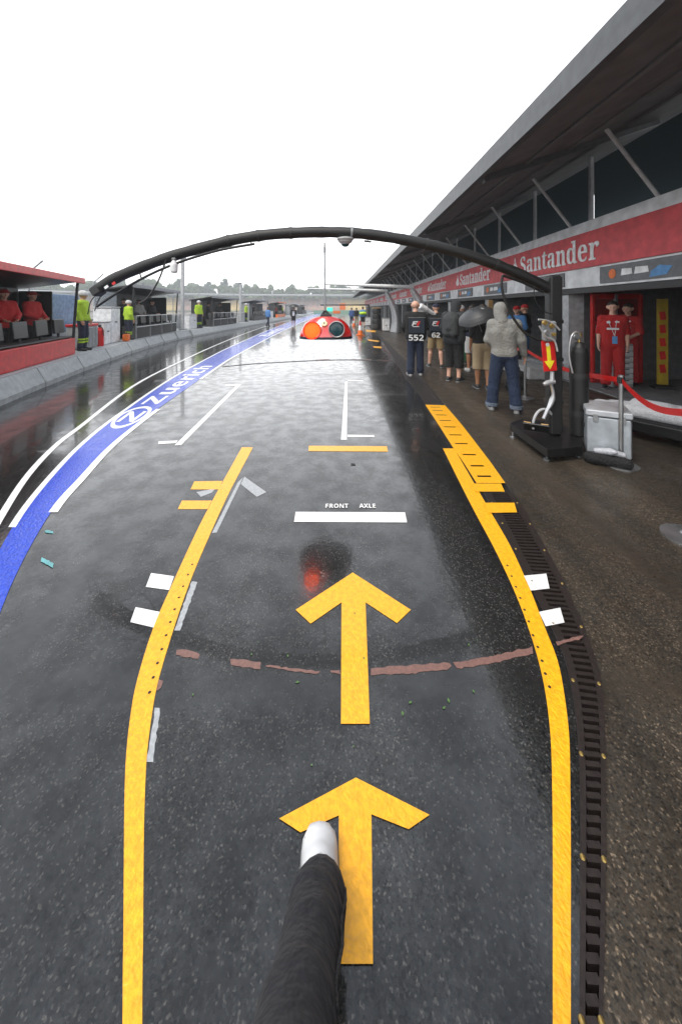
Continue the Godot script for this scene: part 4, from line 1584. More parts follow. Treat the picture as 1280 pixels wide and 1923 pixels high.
	put(m, "valve", mats["brass"], bt)
	m = MB.new()
	m.lathe([Vector2(0, 0.03), Vector2(0.03, 0.03), Vector2(0.036, 0.02), Vector2(0.036, 0)], 12, Transform3D(Basis(Vector3.RIGHT, Vector3.BACK, Vector3.DOWN), Vector3(-0.05, 1.32, 0.03)))
	put(m, "gauge", mats["steel"], bt)
	m = MB.new()
	m.tube(smooth(PackedVector3Array([Vector3(0, 1.34, 0.02), Vector3(-0.08, 1.38, 0.06), Vector3(-0.15, 1.3, 0.08), Vector3(-0.16, 1.1, 0.07), Vector3(-0.12, 0.9, 0.07)])), 0.010, 7)
	put(m, "hose", mats["silver"], bt)
	pit_lights()
	# dome and lamp under the boom
	var dm := thing("camera_dome", "pale camera dome with dark lens under the middle of the boom", "camera", at(648, 447, GD))
	m = MB.new()
	m.lathe([Vector2(0.02, 0.02), Vector2(0.10, 0.0), Vector2(0.102, -0.018), Vector2(0.085, -0.035), Vector2(0.08, -0.05), Vector2(0.055, -0.066), Vector2(0.05, -0.075)], 20)
	put(m, "housing", mats["pale grey"], dm)
	m = MB.new()
	m.lathe([Vector2(0.048, -0.07), Vector2(0.043, -0.09), Vector2(0.025, -0.103), Vector2(0.0, -0.107)], 16)
	put(m, "lens", mats["lens"], dm)
	var wl := thing("work_lamp", "small pale work lamp hanging from the service rail", "lamp", at(327, 492, GD - 0.05))
	m = MB.new()
	m.lathe([Vector2(0.012, 0.03), Vector2(0.03, 0.0), Vector2(0.045, -0.03), Vector2(0.042, -0.11), Vector2(0.03, -0.13), Vector2(0, -0.135)], 14)
	put(m, "shade", mats["white"], wl)
	m = MB.new()
	m.rbox(Vector3(0, 0.035, 0), Vector3(0.05, 0.03, 0.05), 0.01)
	put(m, "clamp", mats["grey"], wl)
	var an := thing("small_sensor", "tiny dark sensor hanging under the boom beside the dome", "sensor", at(690, 444, GD))
	m = MB.new()
	m.tube(PackedVector3Array([Vector3(0, 0, 0), Vector3(0, -0.05, 0)]), 0.006, 6)
	put(m, "stem", mats["dark"], an)
	m = MB.new()
	m.rbox(Vector3(0, -0.06, 0), Vector3(0.09, 0.018, 0.04), 0.006, Basis(Vector3.BACK, -0.15))
	put(m, "head", mats["dark"], an)

# the red pod with two big round lights that hangs from the boom
func pit_lights() -> void:
	var t := thing("pit_stop_light", "red hanging pit light pod with one lit orange and one dark lamp", "signal light", at(612, 634, GD))
	var m := MB.new()
	m.tube(PackedVector3Array([Vector3(-0.012, 0.24, -0.02), Vector3(-0.018, 0.7, -0.01), Vector3(-0.019, 1.14, 0.0)]), 0.011, 8)
	put(m, "pole", mats["steel"], t)
	m = MB.new()
	m.tube(PackedVector3Array([Vector3(-0.019, 1.02, 0), Vector3(-0.019, 1.08, 0)]), 0.02, 10)
	put(m, "clamp", mats["steel"], t)
	m = MB.new()
	var N := 40
	var V := 12
	var hw := 0.31
	var hd := 0.24
	var high := 0.235
	var prof := []
	for k in V + 1:
		var a := PI * 0.5 * k / V
		prof.append(Vector2(pow(cos(a), 0.75), 0.02 + high * pow(sin(a), 1.15)))
	var start := m.v.size()
	for k in V + 1:
		for s in N:
			var a := TAU * s / N
			var ca := signf(cos(a)) * pow(absf(cos(a)), 0.85)
			var sa := signf(sin(a)) * pow(absf(sin(a)), 0.85)
			var r: float = prof[k].x
			m.vert(Vector3(ca * hw * r, prof[k].y, sa * hd * r), Vector3(ca / hw, 0.4 + 4.0 * float(k) / V, sa / hd).normalized())
	for k in V:
		for s in N:
			var s2 := (s + 1) % N
			var q := start + k * N
			m.tri(q + s, q + s2, q + N + s2)
			m.tri(q + s, q + N + s2, q + N + s)
	put(m, "shell", mats["gloss red"], t)
	m = MB.new()
	var poly := PackedVector2Array()
	for s in N:
		var a := TAU * s / N
		poly.append(Vector2(signf(cos(a)) * pow(absf(cos(a)), 0.85) * (hw + 0.004), signf(sin(a)) * pow(absf(sin(a)), 0.85) * (hd + 0.004)))
	m.plate(poly, 0.028, Transform3D(Basis(Vector3.RIGHT, Vector3.FORWARD, Vector3.UP), Vector3(0, 0.022, 0)))
	put(m, "rim", mats["navy"], t)
	var face := Basis(Vector3.RIGHT, Vector3.BACK, Vector3.DOWN)
	for q in [[-0.148, 0.098, 0.092, "lit"], [0.128, 0.112, 0.082, "lens"]]:
		var c := Vector3(q[0], q[1], 0.155)
		m = MB.new()
		m.lathe([Vector2(q[2], 0.0), Vector2(q[2] + 0.012, 0.0), Vector2(q[2] + 0.012, 0.085), Vector2(q[2] + 0.006, 0.092), Vector2(q[2], 0.085), Vector2(q[2], 0.07)], 32, Transform3D(face, c))
		var ring := put(m, "lamp_ring", mats["gloss red"] if q[3] == "lit" else mats["silver"], t)
		m = MB.new()
		m.lathe([Vector2(q[2], 0.074), Vector2(q[2] * 0.8, 0.080), Vector2(q[2] * 0.4, 0.085), Vector2(0, 0.086)], 28, Transform3D(face, c))
		put(m, "lamp_lens", mats[q[3]], ring)
		if q[3] == "lit":
			var l := OmniLight3D.new()
			l.name = "signal_glow"
			l.light_color = Color(1.0, 0.35, 0.1)
			l.light_energy = 0.02
			l.light_size = 0.08
			l.omni_range = 12.0
			l.omni_attenuation = 2.0
			l.shadow_enabled = true
			t.add_child(l)
			l.position = c + Vector3(0, 0, 0.14)
	m = MB.new()
	m.lathe([Vector2(0, 0.008), Vector2(0.03, 0.007), Vector2(0.036, 0.0)], 20, Transform3D(Basis(Vector3.RIGHT, Vector3(0, 0.55, 0.83), Vector3(0, -0.83, 0.55)), Vector3(-0.012, 0.176, 0.205)))
	var bd := put(m, "badge", paint("badge cream", lin(0.75, 0.68, 0.42), 0.4), t)
	m = MB.new()
	var hp := PackedVector2Array()
	for q in [[-0.006, -0.02], [0.0, -0.008], [0.008, -0.018], [0.006, -0.002], [0.012, 0.004], [0.004, 0.008], [0.008, 0.02], [-0.002, 0.014], [-0.01, 0.018], [-0.006, 0.004], [-0.014, -0.004], [-0.006, -0.006]]:
		hp.append(Vector2(q[0], q[1]))
	m.plate(hp, 0.001, Transform3D(Basis(Vector3.RIGHT, Vector3(0, 0.83, -0.55), Vector3(0, 0.55, 0.83)), Vector3(-0.012, 0.1812, 0.2125)))
	put(m, "emblem", mats["black"], bd)
	m = MB.new()
	m.rbox(Vector3(0, 0.262, -0.01), Vector3(0.13, 0.05, 0.10), 0.015)
	m.tube(PackedVector3Array([Vector3(-0.06, 0.25, 0.03), Vector3(-0.02, 0.32, 0.0)]), 0.014, 8)
	m.tube(PackedVector3Array([Vector3(0.06, 0.25, 0.03), Vector3(0.0, 0.32, 0.0)]), 0.014, 8)
	put(m, "bracket", mats["dark"], t)

# ------------------------------------------------------------------ tape barrier
func barrier() -> void:
	var spots := [gp(985, 748), gp(1165, 874), gp(1292, 1010), Vector3(3.75, 0, -10.4), Vector3(4.0, 0, -14.5)]
	var say := ["steel tape post standing just beyond the man in the grey hoodie", "steel tape post beside the silver case", "steel tape post nearest the camera on the apron", "steel tape post between the crouched man and the garages", "farthest steel tape post of the red tape"]
	for k in spots.size():
		var t := thing("tape_post", say[k], "post", spots[k], 0.0, "steel posts of the red tape")
		var m := MB.new()
		m.lathe([Vector2(0, 0.0), Vector2(0.16, 0.0), Vector2(0.16, 0.012), Vector2(0.05, 0.03), Vector2(0.026, 0.05)], 24)
		put(m, "foot", mats["steel"], t)
		m = MB.new()
		m.lathe([Vector2(0.022, 0.04), Vector2(0.022, 0.90), Vector2(0.026, 0.905), Vector2(0.026, 0.95), Vector2(0.0, 0.955)], 14)
		put(m, "pole", mats["steel"], t)
		m = MB.new()
		m.rbox(Vector3(0, 0.90, 0), Vector3(0.06, 0.07, 0.06), 0.01)
		put(m, "tape_head", mats["dark"], t)
	var order := [4, 3, 0, 1, 2]
	var far := ["red barrier tape farthest down the garages", "red barrier tape behind the hooded man", "red barrier tape crossing behind the gantry column", "nearest red barrier tape at the picture's right edge"]
	for k in order.size() - 1:
		var a: Vector3 = spots[order[k]] + Vector3(0, 0.90, 0)
		var b: Vector3 = spots[order[k + 1]] + Vector3(0, 0.90, 0)
		var m := MB.new()
		var dir := (b - a).normalized()
		var side := Vector3(-dir.z, 0, dir.x).normalized() * 0.001
		for s in 12:
			var p := a.lerp(b, s / 12.0) - Vector3(0, 0.10 * sin(PI * s / 12.0), 0)
			var q := a.lerp(b, (s + 1) / 12.0) - Vector3(0, 0.10 * sin(PI * (s + 1) / 12.0), 0)
			var u := Vector3(0, 0.028, 0)
			m.quadn(p - u + side, q - u + side, q + u + side, p + u + side, side.normalized())
			m.quadn(p - u - side, q - u - side, q + u - side, p + u - side, -side.normalized())
			m.quadn(p + u + side, q + u + side, q + u - side, p + u - side, Vector3.UP)
		solo(m, "barrier_tape", mats["red"], far[k], "tape", "red barrier tapes")

# ------------------------------------------------------------------ things in and before the garages
func garage_things() -> void:
	# silver case
	var c := thing("silver_case", "silver lidded transport case standing behind the gantry", "case", Vector3(2.98, 0, -4.15), deg_to_rad(-28))
	var m := MB.new()
	m.rbox(Vector3(0, 0.27, 0), Vector3(0.40, 0.42, 0.5), 0.02)
	put(m, "body", paint("case silver", lin(0.42, 0.46, 0.50), 0.38, 0.3), c)
	m = MB.new()
	m.rbox(Vector3(0, 0.52, 0), Vector3(0.42, 0.07, 0.52), 0.015)
	put(m, "lid", paint("case lid", lin(0.55, 0.58, 0.62), 0.35, 0.3), c)
	for q in [[-0.12, 0.256], [0.12, 0.256]]:
		m = MB.new()
		m.rbox(Vector3(q[0], 0.47, q[1]), Vector3(0.05, 0.09, 0.012), 0.004)
		put(m, "latch", mats["steel"], c)
	m = MB.new()
	m.rbox(Vector3(-0.206, 0.33, 0), Vector3(0.012, 0.04, 0.16), 0.005)
	put(m, "handle", mats["dark"], c)
	for q in [[-0.17, -0.21], [0.17, -0.21], [-0.17, 0.21], [0.17, 0.21]]:
		m = MB.new()
		m.lathe([Vector2(0, -0.014), Vector2(0.03, -0.014), Vector2(0.03, 0.014), Vector2(0, 0.014)], 12, Transform3D(Basis(Vector3.BACK, PI / 2), Vector3(q[0], 0.03, q[1])))
		put(m, "caster", mats["rubber"], c)
	# black bag with clear film
	var bg := thing("equipment_bag", "low black bag topped with crumpled clear film by the silver case", "bag", Vector3(2.80, 0, -3.86), deg_to_rad(-35))
	m = MB.new()
	m.nets(PackedFloat32Array([-0.16, 0.06, 0, 0.06, 0.16, 0.06, 0.01, 0.055, -0.12, 0.07, 0.05, 0.05, 0.1, 0.075, -0.04, 0.05]), 0.016, 0.03, 0.0)
	put(m, "body", cloth("black", 0.007, 0.007, 0.008), bg)
	m = MB.new()
	m.nets(PackedFloat32Array([-0.1, 0.14, 0, 0.03, 0.02, 0.16, 0.02, 0.035, 0.02, 0.16, 0.02, 0.03, 0.13, 0.135, -0.02, 0.028, -0.05, 0.15, -0.03, 0.025, 0.06, 0.17, 0.04, 0.02]), 0.012, 0.015)
	put(m, "film", paint("crumpled film", lin(0.55, 0.57, 0.62), 0.2, 0.0, "cloth", 5.0), bg)
	# low trolley with a white cover at the garage mouth
	var tr := thing("covered_trolley", "low black trolley under a white cover at the garage mouth", "trolley", Vector3(3.95, 0, -4.75), deg_to_rad(35))
	m = MB.new()
	m.rbox(Vector3(0, 0.17, 0), Vector3(0.55, 0.16, 1.3), 0.03)
	put(m, "deck", mats["black"], tr)
	m = MB.new()
	m.nets(PackedFloat32Array([-0.1, 0.31, -0.5, 0.09, -0.08, 0.33, 0.5, 0.10, 0.1, 0.30, -0.42, 0.08, 0.12, 0.36, 0.35, 0.09, 0.0, 0.40, -0.1, 0.08, 0.02, 0.38, 0.2, 0.09]), 0.025, 0.06, 0.252)
	put(m, "cover", paint("cover white", lin(0.68, 0.69, 0.72), 0.6, 0.0, "cloth", 2.0), tr)
	for q in [[-0.24, -0.55], [0.24, -0.55], [-0.24, 0.55], [0.24, 0.55]]:
		m = MB.new()
		m.lathe([Vector2(0, -0.02), Vector2(0.06, -0.02), Vector2(0.06, 0.02), Vector2(0, 0.02)], 14, Transform3D(Basis(Vector3.BACK, PI / 2), Vector3(q[0], 0.062, q[1])))
		put(m, "wheel", mats["rubber"], tr)
	# red partition frame, slatted cabinet and yellow sign in the nearest garage
	var fr := thing("red_partition", "red framed partition just inside the nearest garage", "partition", Vector3(5.75, 0.03, -8.1))
	for q in [[0, 1.90, 1.1, 0.12], [0, 1.30, 1.1, 0.07], [0, 0.10, 1.1, 0.2]]:
		m = MB.new()
		m.rbox(Vector3(q[0] + 0.3, q[1], 0), Vector3(q[2], q[3], 0.06), 0.01)
		put(m, "rail", mats["red"], fr)
	for x in [-0.22, 0.28, 0.83]:
		m = MB.new()
		m.rbox(Vector3(x, 0.97, 0.01), Vector3(0.07, 1.94, 0.075), 0.01)
		put(m, "upright", mats["red"] if x != 0.28 else mats["steel"], fr)
	m = MB.new()
	m.box(Vector3(0.3, 1.64, -0.02), Vector3(1.0, 0.6, 0.02))
	put(m, "panel", mats["dark red"], fr)
	var cb := thing("slatted_cabinet", "white slatted tool cabinet inside the nearest garage", "cabinet", Vector3(5.80, 0.03, -7.75))
	m = MB.new()
	m.rbox(Vector3(0, 0.45, 0), Vector3(0.42, 0.9, 0.4), 0.02)
	put(m, "body", mats["pale grey"], cb)
	for k in 7:
		m = MB.new()
		m.rbox(Vector3(0, 0.12 + k * 0.115, 0.203), Vector3(0.38, 0.09, 0.02), 0.006)
		var dr := put(m, "drawer", mats["white"], cb)
		m = MB.new()
		m.box(Vector3(0, 0.15 + k * 0.115, 0.217), Vector3(0.2, 0.014, 0.012))
		put(m, "handle", mats["dark"], dr)
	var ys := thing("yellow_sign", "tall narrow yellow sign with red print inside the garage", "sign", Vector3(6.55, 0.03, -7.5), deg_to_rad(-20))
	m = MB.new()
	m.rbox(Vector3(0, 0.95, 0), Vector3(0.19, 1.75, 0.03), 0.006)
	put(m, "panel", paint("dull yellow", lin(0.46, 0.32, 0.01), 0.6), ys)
	for k in 5:
		m = MB.new()
		m.rbox(Vector3(0, 0.40 + k * 0.27, 0.016), Vector3(0.10, 0.17, 0.006), 0.002, Basis(Vector3.BACK, 0.12))
		put(m, "print", mats["red"], ys)
	m = MB.new()
	m.rbox(Vector3(0, 0.03, 0), Vector3(0.34, 0.06, 0.3), 0.01)
	put(m, "foot", mats["dark"], ys)
	var rk := thing("red_tool_chest", "dark red tool chest deep inside the nearest garage", "tool chest", Vector3(8.0, 0.03, -6.6))
	m = MB.new()
	m.rbox(Vector3(0, 0.55, 0), Vector3(0.6, 1.0, 1.6), 0.03)
	put(m, "body", mats["red"], rk)
	for k in 4:
		m = MB.new()
		m.rbox(Vector3(-0.305, 0.2 + k * 0.23, 0), Vector3(0.02, 0.19, 1.5), 0.008)
		put(m, "drawer", mats["dark red"], rk)
	# steps and grey box at the second garage
	var gb := thing("grey_step_box", "pale grey step box at the second garage entrance", "box", Vector3(4.75, 0.005, -9.2))
	m = MB.new()
	m.rbox(Vector3(0, 0.14, 0), Vector3(0.8, 0.28, 1.4), 0.02)
	put(m, "step", mats["pale grey"], gb)
	m = MB.new()
	m.rbox(Vector3(0.25, 0.33, 0), Vector3(0.3, 0.1, 1.4), 0.015)
	put(m, "step", mats["grey"], gb)
	# long tan board leaning on the second pillar
	var bd := thing("tan_board", "narrow tan board leaning on a garage pillar", "board", Vector3(4.95, 0, -12.3))
	m = MB.new()
	m.rbox(Vector3(0, 0.98, 0), Vector3(0.16, 1.95, 0.03), 0.005, Basis(Vector3.BACK, -0.06))
	put(m, "panel", mats["tan"], bd)
	m = MB.new()
	m.rbox(Vector3(0, 0.02, 0), Vector3(0.2, 0.04, 0.1), 0.01)
	put(m, "foot", mats["dark"], bd)

# ------------------------------------------------------------------ on the pit wall
func extinguisher(where: Transform3D) -> void:
	var t := thing("fire_extinguisher", "red fire extinguisher beside the grey cabinet on the pit wall", "extinguisher")
	t.transform = where
	var m := MB.new()
	m.lathe([Vector2(0, 0), Vector2(0.10, 0), Vector2(0.11, 0.02), Vector2(0.11, 0.52), Vector2(0.08, 0.60), Vector2(0.03, 0.63)], 16)
	put(m, "bottle", mats["red"], t)
	m = MB.new()
	m.rbox(Vector3(0, 0.67, 0.02), Vector3(0.05, 0.08, 0.16), 0.01)
	put(m, "valve", mats["black"], t)
	m = MB.new()
	m.tube(smooth(PackedVector3Array([Vector3(0, 0.66, 0.06), Vector3(0.1, 0.6, 0.1), Vector3(0.13, 0.35, 0.06)])), 0.014, 6)
	put(m, "hose", mats["black"], t)

func stand(z0: float, z1: float, high: float, colour: String, trim: String, label: String, extra := 0) -> void:
	var l := absf(z1 - z0)
	var t := thing("pit_stand", label, "pit stand", Vector3.ZERO, 0.0, "team stands on the pit wall")
	t.transform = on_wall((z0 + z1) * 0.5, -0.95)
	var put_slab := func(called: String, mat: String, x0: float, x1: float, y0: float, y1: float, a: float, b: float) -> void:
		var m := MB.new()
		m.rbox(Vector3((x0 + x1) * 0.5, (y0 + y1) * 0.5, (a + b) * 0.5), Vector3(absf(x1 - x0), absf(y1 - y0), absf(b - a)), 0.02)
		put(m, called, mats[mat], t)
	var h := l * 0.5
	put_slab.call("back_panel", colour, -0.72, -0.66, 0.0, high, -h, h)
	put_slab.call("end_panel", colour, -0.655, 0.1, 0.0, high - 0.05, -h, -h + 0.05)
	put_slab.call("end_panel", colour, -0.655, 0.1, 0.0, high - 0.05, h - 0.05, h)
	put_slab.call("counter", trim, 0.30, 0.62, 0.0, 0.45, -h, h)
	put_slab.call("desk", "dark", 0.12, 0.60, 0.46, 0.51, -h + 0.1, h - 0.1)
	# sloping roof with a coloured edge
	var m := MB.new()
	var a := Vector3(-0.8, high + 0.02, 0)
	var e := Vector3(0.75, high + 0.26, 0)
	var x := (e - a).normalized()
	m.box((a + e) * 0.5, Vector3(a.distance_to(e), 0.06, l + 0.3), Basis(x, Vector3.BACK.cross(x), Vector3.BACK))
	put(m, "roof", mats[colour], t)
	m = MB.new()
	m.rbox(Vector3(0.78, high + 0.25, 0), Vector3(0.05, 0.16, l + 0.32), 0.015)
	put(m, "roof_edge", mats[trim if trim != "dark" else "grey"], t)
	for s in [-1, 1]:
		m = MB.new()
		m.tube(PackedVector3Array([Vector3(0.6, 0.45, s * (h - 0.08)), Vector3(0.70, high + 0.22, s * (h - 0.08))]), 0.035, 7)
		put(m, "pole", mats["dark"], t)
	var screens := int(l / 0.9)
	for k in screens:
		m = MB.new()
		m.rbox(Vector3(0.42, 0.78, -h + 0.5 + k * 0.9), Vector3(0.06, 0.36, 0.56), 0.015, Basis(Vector3.BACK, 0.1))
		var sc := put(m, "monitor", mats["black"], t)
		m = MB.new()
		m.tube(PackedVector3Array([Vector3(0.42, 0.51, -h + 0.5 + k * 0.9), Vector3(0.42, 0.62, -h + 0.5 + k * 0.9)]), 0.03, 6)
		put(m, "stem", mats["dark"], sc)
	if extra:
		# railing before the stand
		for k in 5:
			m = MB.new()
			m.tube(PackedVector3Array([Vector3(0.82, 0.0, -h + k * l / 4.0), Vector3(0.82, 0.95, -h + k * l / 4.0)]), 0.022, 6)
			put(m, "rail_post", mats["steel"], t)
		for y in [0.5, 0.95]:
			m = MB.new()
			m.tube(PackedVector3Array([Vector3(0.82, y, -h), Vector3(0.82, y, h)]), 0.022, 6)
			put(m, "rail", mats["steel"], t)
	if extra > 1:
		m = MB.new()
		m.quad(Vector3(0.12, 0.0, h + 0.02), Vector3(-0.6, 0.0, h + 0.4), Vector3(-0.6, high, h + 0.3), Vector3(0.1, high, h + 0.02))
		put(m, "weather_sheet", mats["film"], t)

func wall_things() -> void:
	stand(-5.2, -10.2, 1.75, "black", "red", "near pit stand with red roof edge and red counter")
	stand(-14.6, -20.4, 1.9, "black", "dark", "black pit stand behind a steel railing beyond the white lockers", 2)
	stand(-25.2, -31.5, 1.8, "black", "dark", "second black pit stand along the wall", 1)
	stand(-38.0, -44.5, 1.9, "grey", "dark", "third pit stand along the wall, grey roofed")
	stand(-52.0, -59.0, 1.9, "black", "orange", "pit stand with orange roof edge far down the wall")
	stand(-68.0, -76.0, 1.9, "grey", "pale grey", "pale pit stand far down the wall")
	stand(-86.0, -96.0, 1.9, "black", "dark", "farthest pit stand on the wall")
	# blue weather screen and grey cabinet next to the red stand
	var sc := thing("weather_screen", "pale blue weather screen next to the red edged stand", "screen", Vector3.ZERO, 0.0)
	sc.transform = on_wall(-11.7, -1.3)
	var m := MB.new()
	m.rbox(Vector3(0, 1.1, 0), Vector3(0.04, 1.15, 1.7), 0.015)
	put(m, "sheet", paint("screen blue", lin(0.16, 0.27, 0.45), 0.25), sc)
	for s in [-0.86, 0.86]:
		m = MB.new()
		m.tube(PackedVector3Array([Vector3(0, 0, s), Vector3(0, 1.72, s)]), 0.025, 6)
		put(m, "pole", mats["pale grey"], sc)
	var cb := thing("wall_cabinet", "grey drawer cabinet with red lid on the pit wall", "cabinet", Vector3.ZERO, 0.0)
	cb.transform = on_wall(-11.5, -0.75)
	m = MB.new()
	m.rbox(Vector3(0, 0.36, 0), Vector3(0.5, 0.66, 0.95), 0.03)
	put(m, "body", mats["pale grey"], cb)
	for k in 4:
		m = MB.new()
		m.rbox(Vector3(0.253, 0.36, -0.35 + k * 0.235), Vector3(0.02, 0.58, 0.2), 0.008)
		put(m, "door", mats["grey"], cb)
	m = MB.new()
	m.rbox(Vector3(0, 0.73, 0), Vector3(0.54, 0.08, 0.98), 0.02)
	put(m, "lid", mats["red"], cb)
	extinguisher(on_wall(-12.25, -0.55))
	# white lockers and boxes
	for q in [[-13.6, 1.25, 0.8, "white", "tall white locker between the marshals on the pit wall"], [-12.9, 0.75, 0.5, "white", "low white box before the tall white locker"], [-23.0, 0.85, 1.5, "white", "white box on the wall between the two black stands"], [-35.0, 0.8, 2.0, "pale grey", "pale box on the wall beyond the second stand"], [-48.5, 0.9, 2.4, "white", "white box on the wall before the orange stand"]]:
		var b := thing("wall_box", q[4], "box", Vector3.ZERO, 0.0, "boxes on the pit wall")
		b.transform = on_wall(q[0], -0.85)
		m = MB.new()
		m.rbox(Vector3(0, q[1] * 0.5, 0), Vector3(0.6, q[1], q[2]), 0.03)
		put(m, "body", mats[q[3]], b)
		m = MB.new()
		m.rbox(Vector3(0, q[1] + 0.03, 0), Vector3(0.63, 0.05, q[2] + 0.03), 0.015)
		put(m, "lid", mats["pale grey"], b)
		m = MB.new()
		m.rbox(Vector3(0.305, q[1] * 0.6, 0), Vector3(0.015, 0.04, 0.16), 0.004)
		put(m, "handle", mats["dark"], b)
	var ob := thing("orange_canister", "small orange canister under the white box on the wall", "canister", Vector3.ZERO, 0.0)
	ob.transform = on_wall(-14.0, -0.35)
	m = MB.new()
	m.rbox(Vector3(0, 0.14, 0), Vector3(0.2, 0.28, 0.3), 0.04)
	put(m, "body", mats["orange"], ob)
	m = MB.new()
	m.lathe([Vector2(0.04, 0.27), Vector2(0.04, 0.33), Vector2(0, 0.335)], 10)
	put(m, "cap", mats["black"], ob)
	# tall masts
	for q in [[-21.6, 4.2, "pale square post beside the black pit stand"], [-34.0, 3.6, "pale post on the wall near the second stand"]]:
		var p := thing("wall_post", q[2], "post", Vector3.ZERO, 0.0, "posts on the pit wall")
		p.transform = on_wall(q[0], -0.7)
		m = MB.new()
		m.rbox(Vector3(0, q[1] * 0.5, 0), Vector3(0.18, q[1], 0.18), 0.03)
		put(m, "shaft", mats["pale grey"], p)
		m = MB.new()
		m.rbox(Vector3(0, 0.03, 0), Vector3(0.36, 0.06, 0.36), 0.01)
		put(m, "foot", mats["grey"], p)
		m = MB.new()
		m.rbox(Vector3(0, q[1] + 0.03, 0), Vector3(0.3, 0.06, 0.3), 0.01)
		put(m, "cap", mats["grey"], p)

# ------------------------------------------------------------------ people
func bone(b: PackedFloat32Array, a: Vector3, ra: float, e: Vector3, re: float) -> void:
	b.append_array(PackedFloat32Array([a.x, a.y, a.z, ra, e.x, e.y, e.z, re]))

func make_body_pieces() -> void:
	head_mesh = MB.new()
	var b := PackedFloat32Array()
	bone(b, Vector3(0, 0.03, -0.022), 0.092, Vector3(0, 0.02, 0.012), 0.086)
	bone(b, Vector3(0, -0.045, 0.03), 0.056, Vector3(0, -0.088, 0.058), 0.028)
	bone(b, Vector3(-0.032, -0.02, 0.05), 0.036, Vector3(0.032, -0.02, 0.05), 0.036)
	bone(b, Vector3(0, 0.018, 0.093), 0.011, Vector3(0, -0.022, 0.110), 0.015)
	bone(b, Vector3(-0.034, 0.036, 0.078), 0.017, Vector3(0.034, 0.036, 0.078), 0.017)
	bone(b, Vector3(-0.018, -0.054, 0.086), 0.010, Vector3(0.018, -0.054, 0.086), 0.010)
	for s in [-1, 1]:
		bone(b, Vector3(s * 0.089, -0.012, -0.012), 0.015, Vector3(s * 0.094, 0.022, -0.016), 0.019)
	bone(b, Vector3(0, -0.07, -0.02), 0.052, Vector3(0, -0.20, -0.035), 0.058)
	head_mesh.nets(b, 0.011, 0.018)
	for fine in [true, false]:
		var h := MB.new()
		b = PackedFloat32Array()
		bone(b, Vector3(0, 0.01, 0), 0.026, Vector3(0.0, -0.075, 0.020), 0.019)
		bone(b, Vector3(0, 0.01, 0), 0.025, Vector3(0.0, -0.075, -0.018), 0.017)
		var base := [[0.029, 0.066], [0.010, 0.076], [-0.009, 0.070], [-0.027, 0.054]]
		for f in base:
			var p := Vector3(0, -0.082, f[0])
			var l: float = f[1]
			var q := p + Vector3(-0.010, -l * 0.52, f[0] * 0.08)
			bone(b, p, 0.0092, q, 0.0082)
			bone(b, q, 0.0082, q + Vector3(-0.024, -l * 0.42, 0), 0.007)
		bone(b, Vector3(0, -0.022, 0.024), 0.013, Vector3(-0.012, -0.054, 0.050), 0.010)
		bone(b, Vector3(-0.012, -0.054, 0.050), 0.010, Vector3(-0.020, -0.084, 0.052), 0.008)
		h.nets(b, 0.0055 if fine else 0.009, 0.006)
		if fine:
			hand_mesh = h
		else:
			hand_mesh_small = h

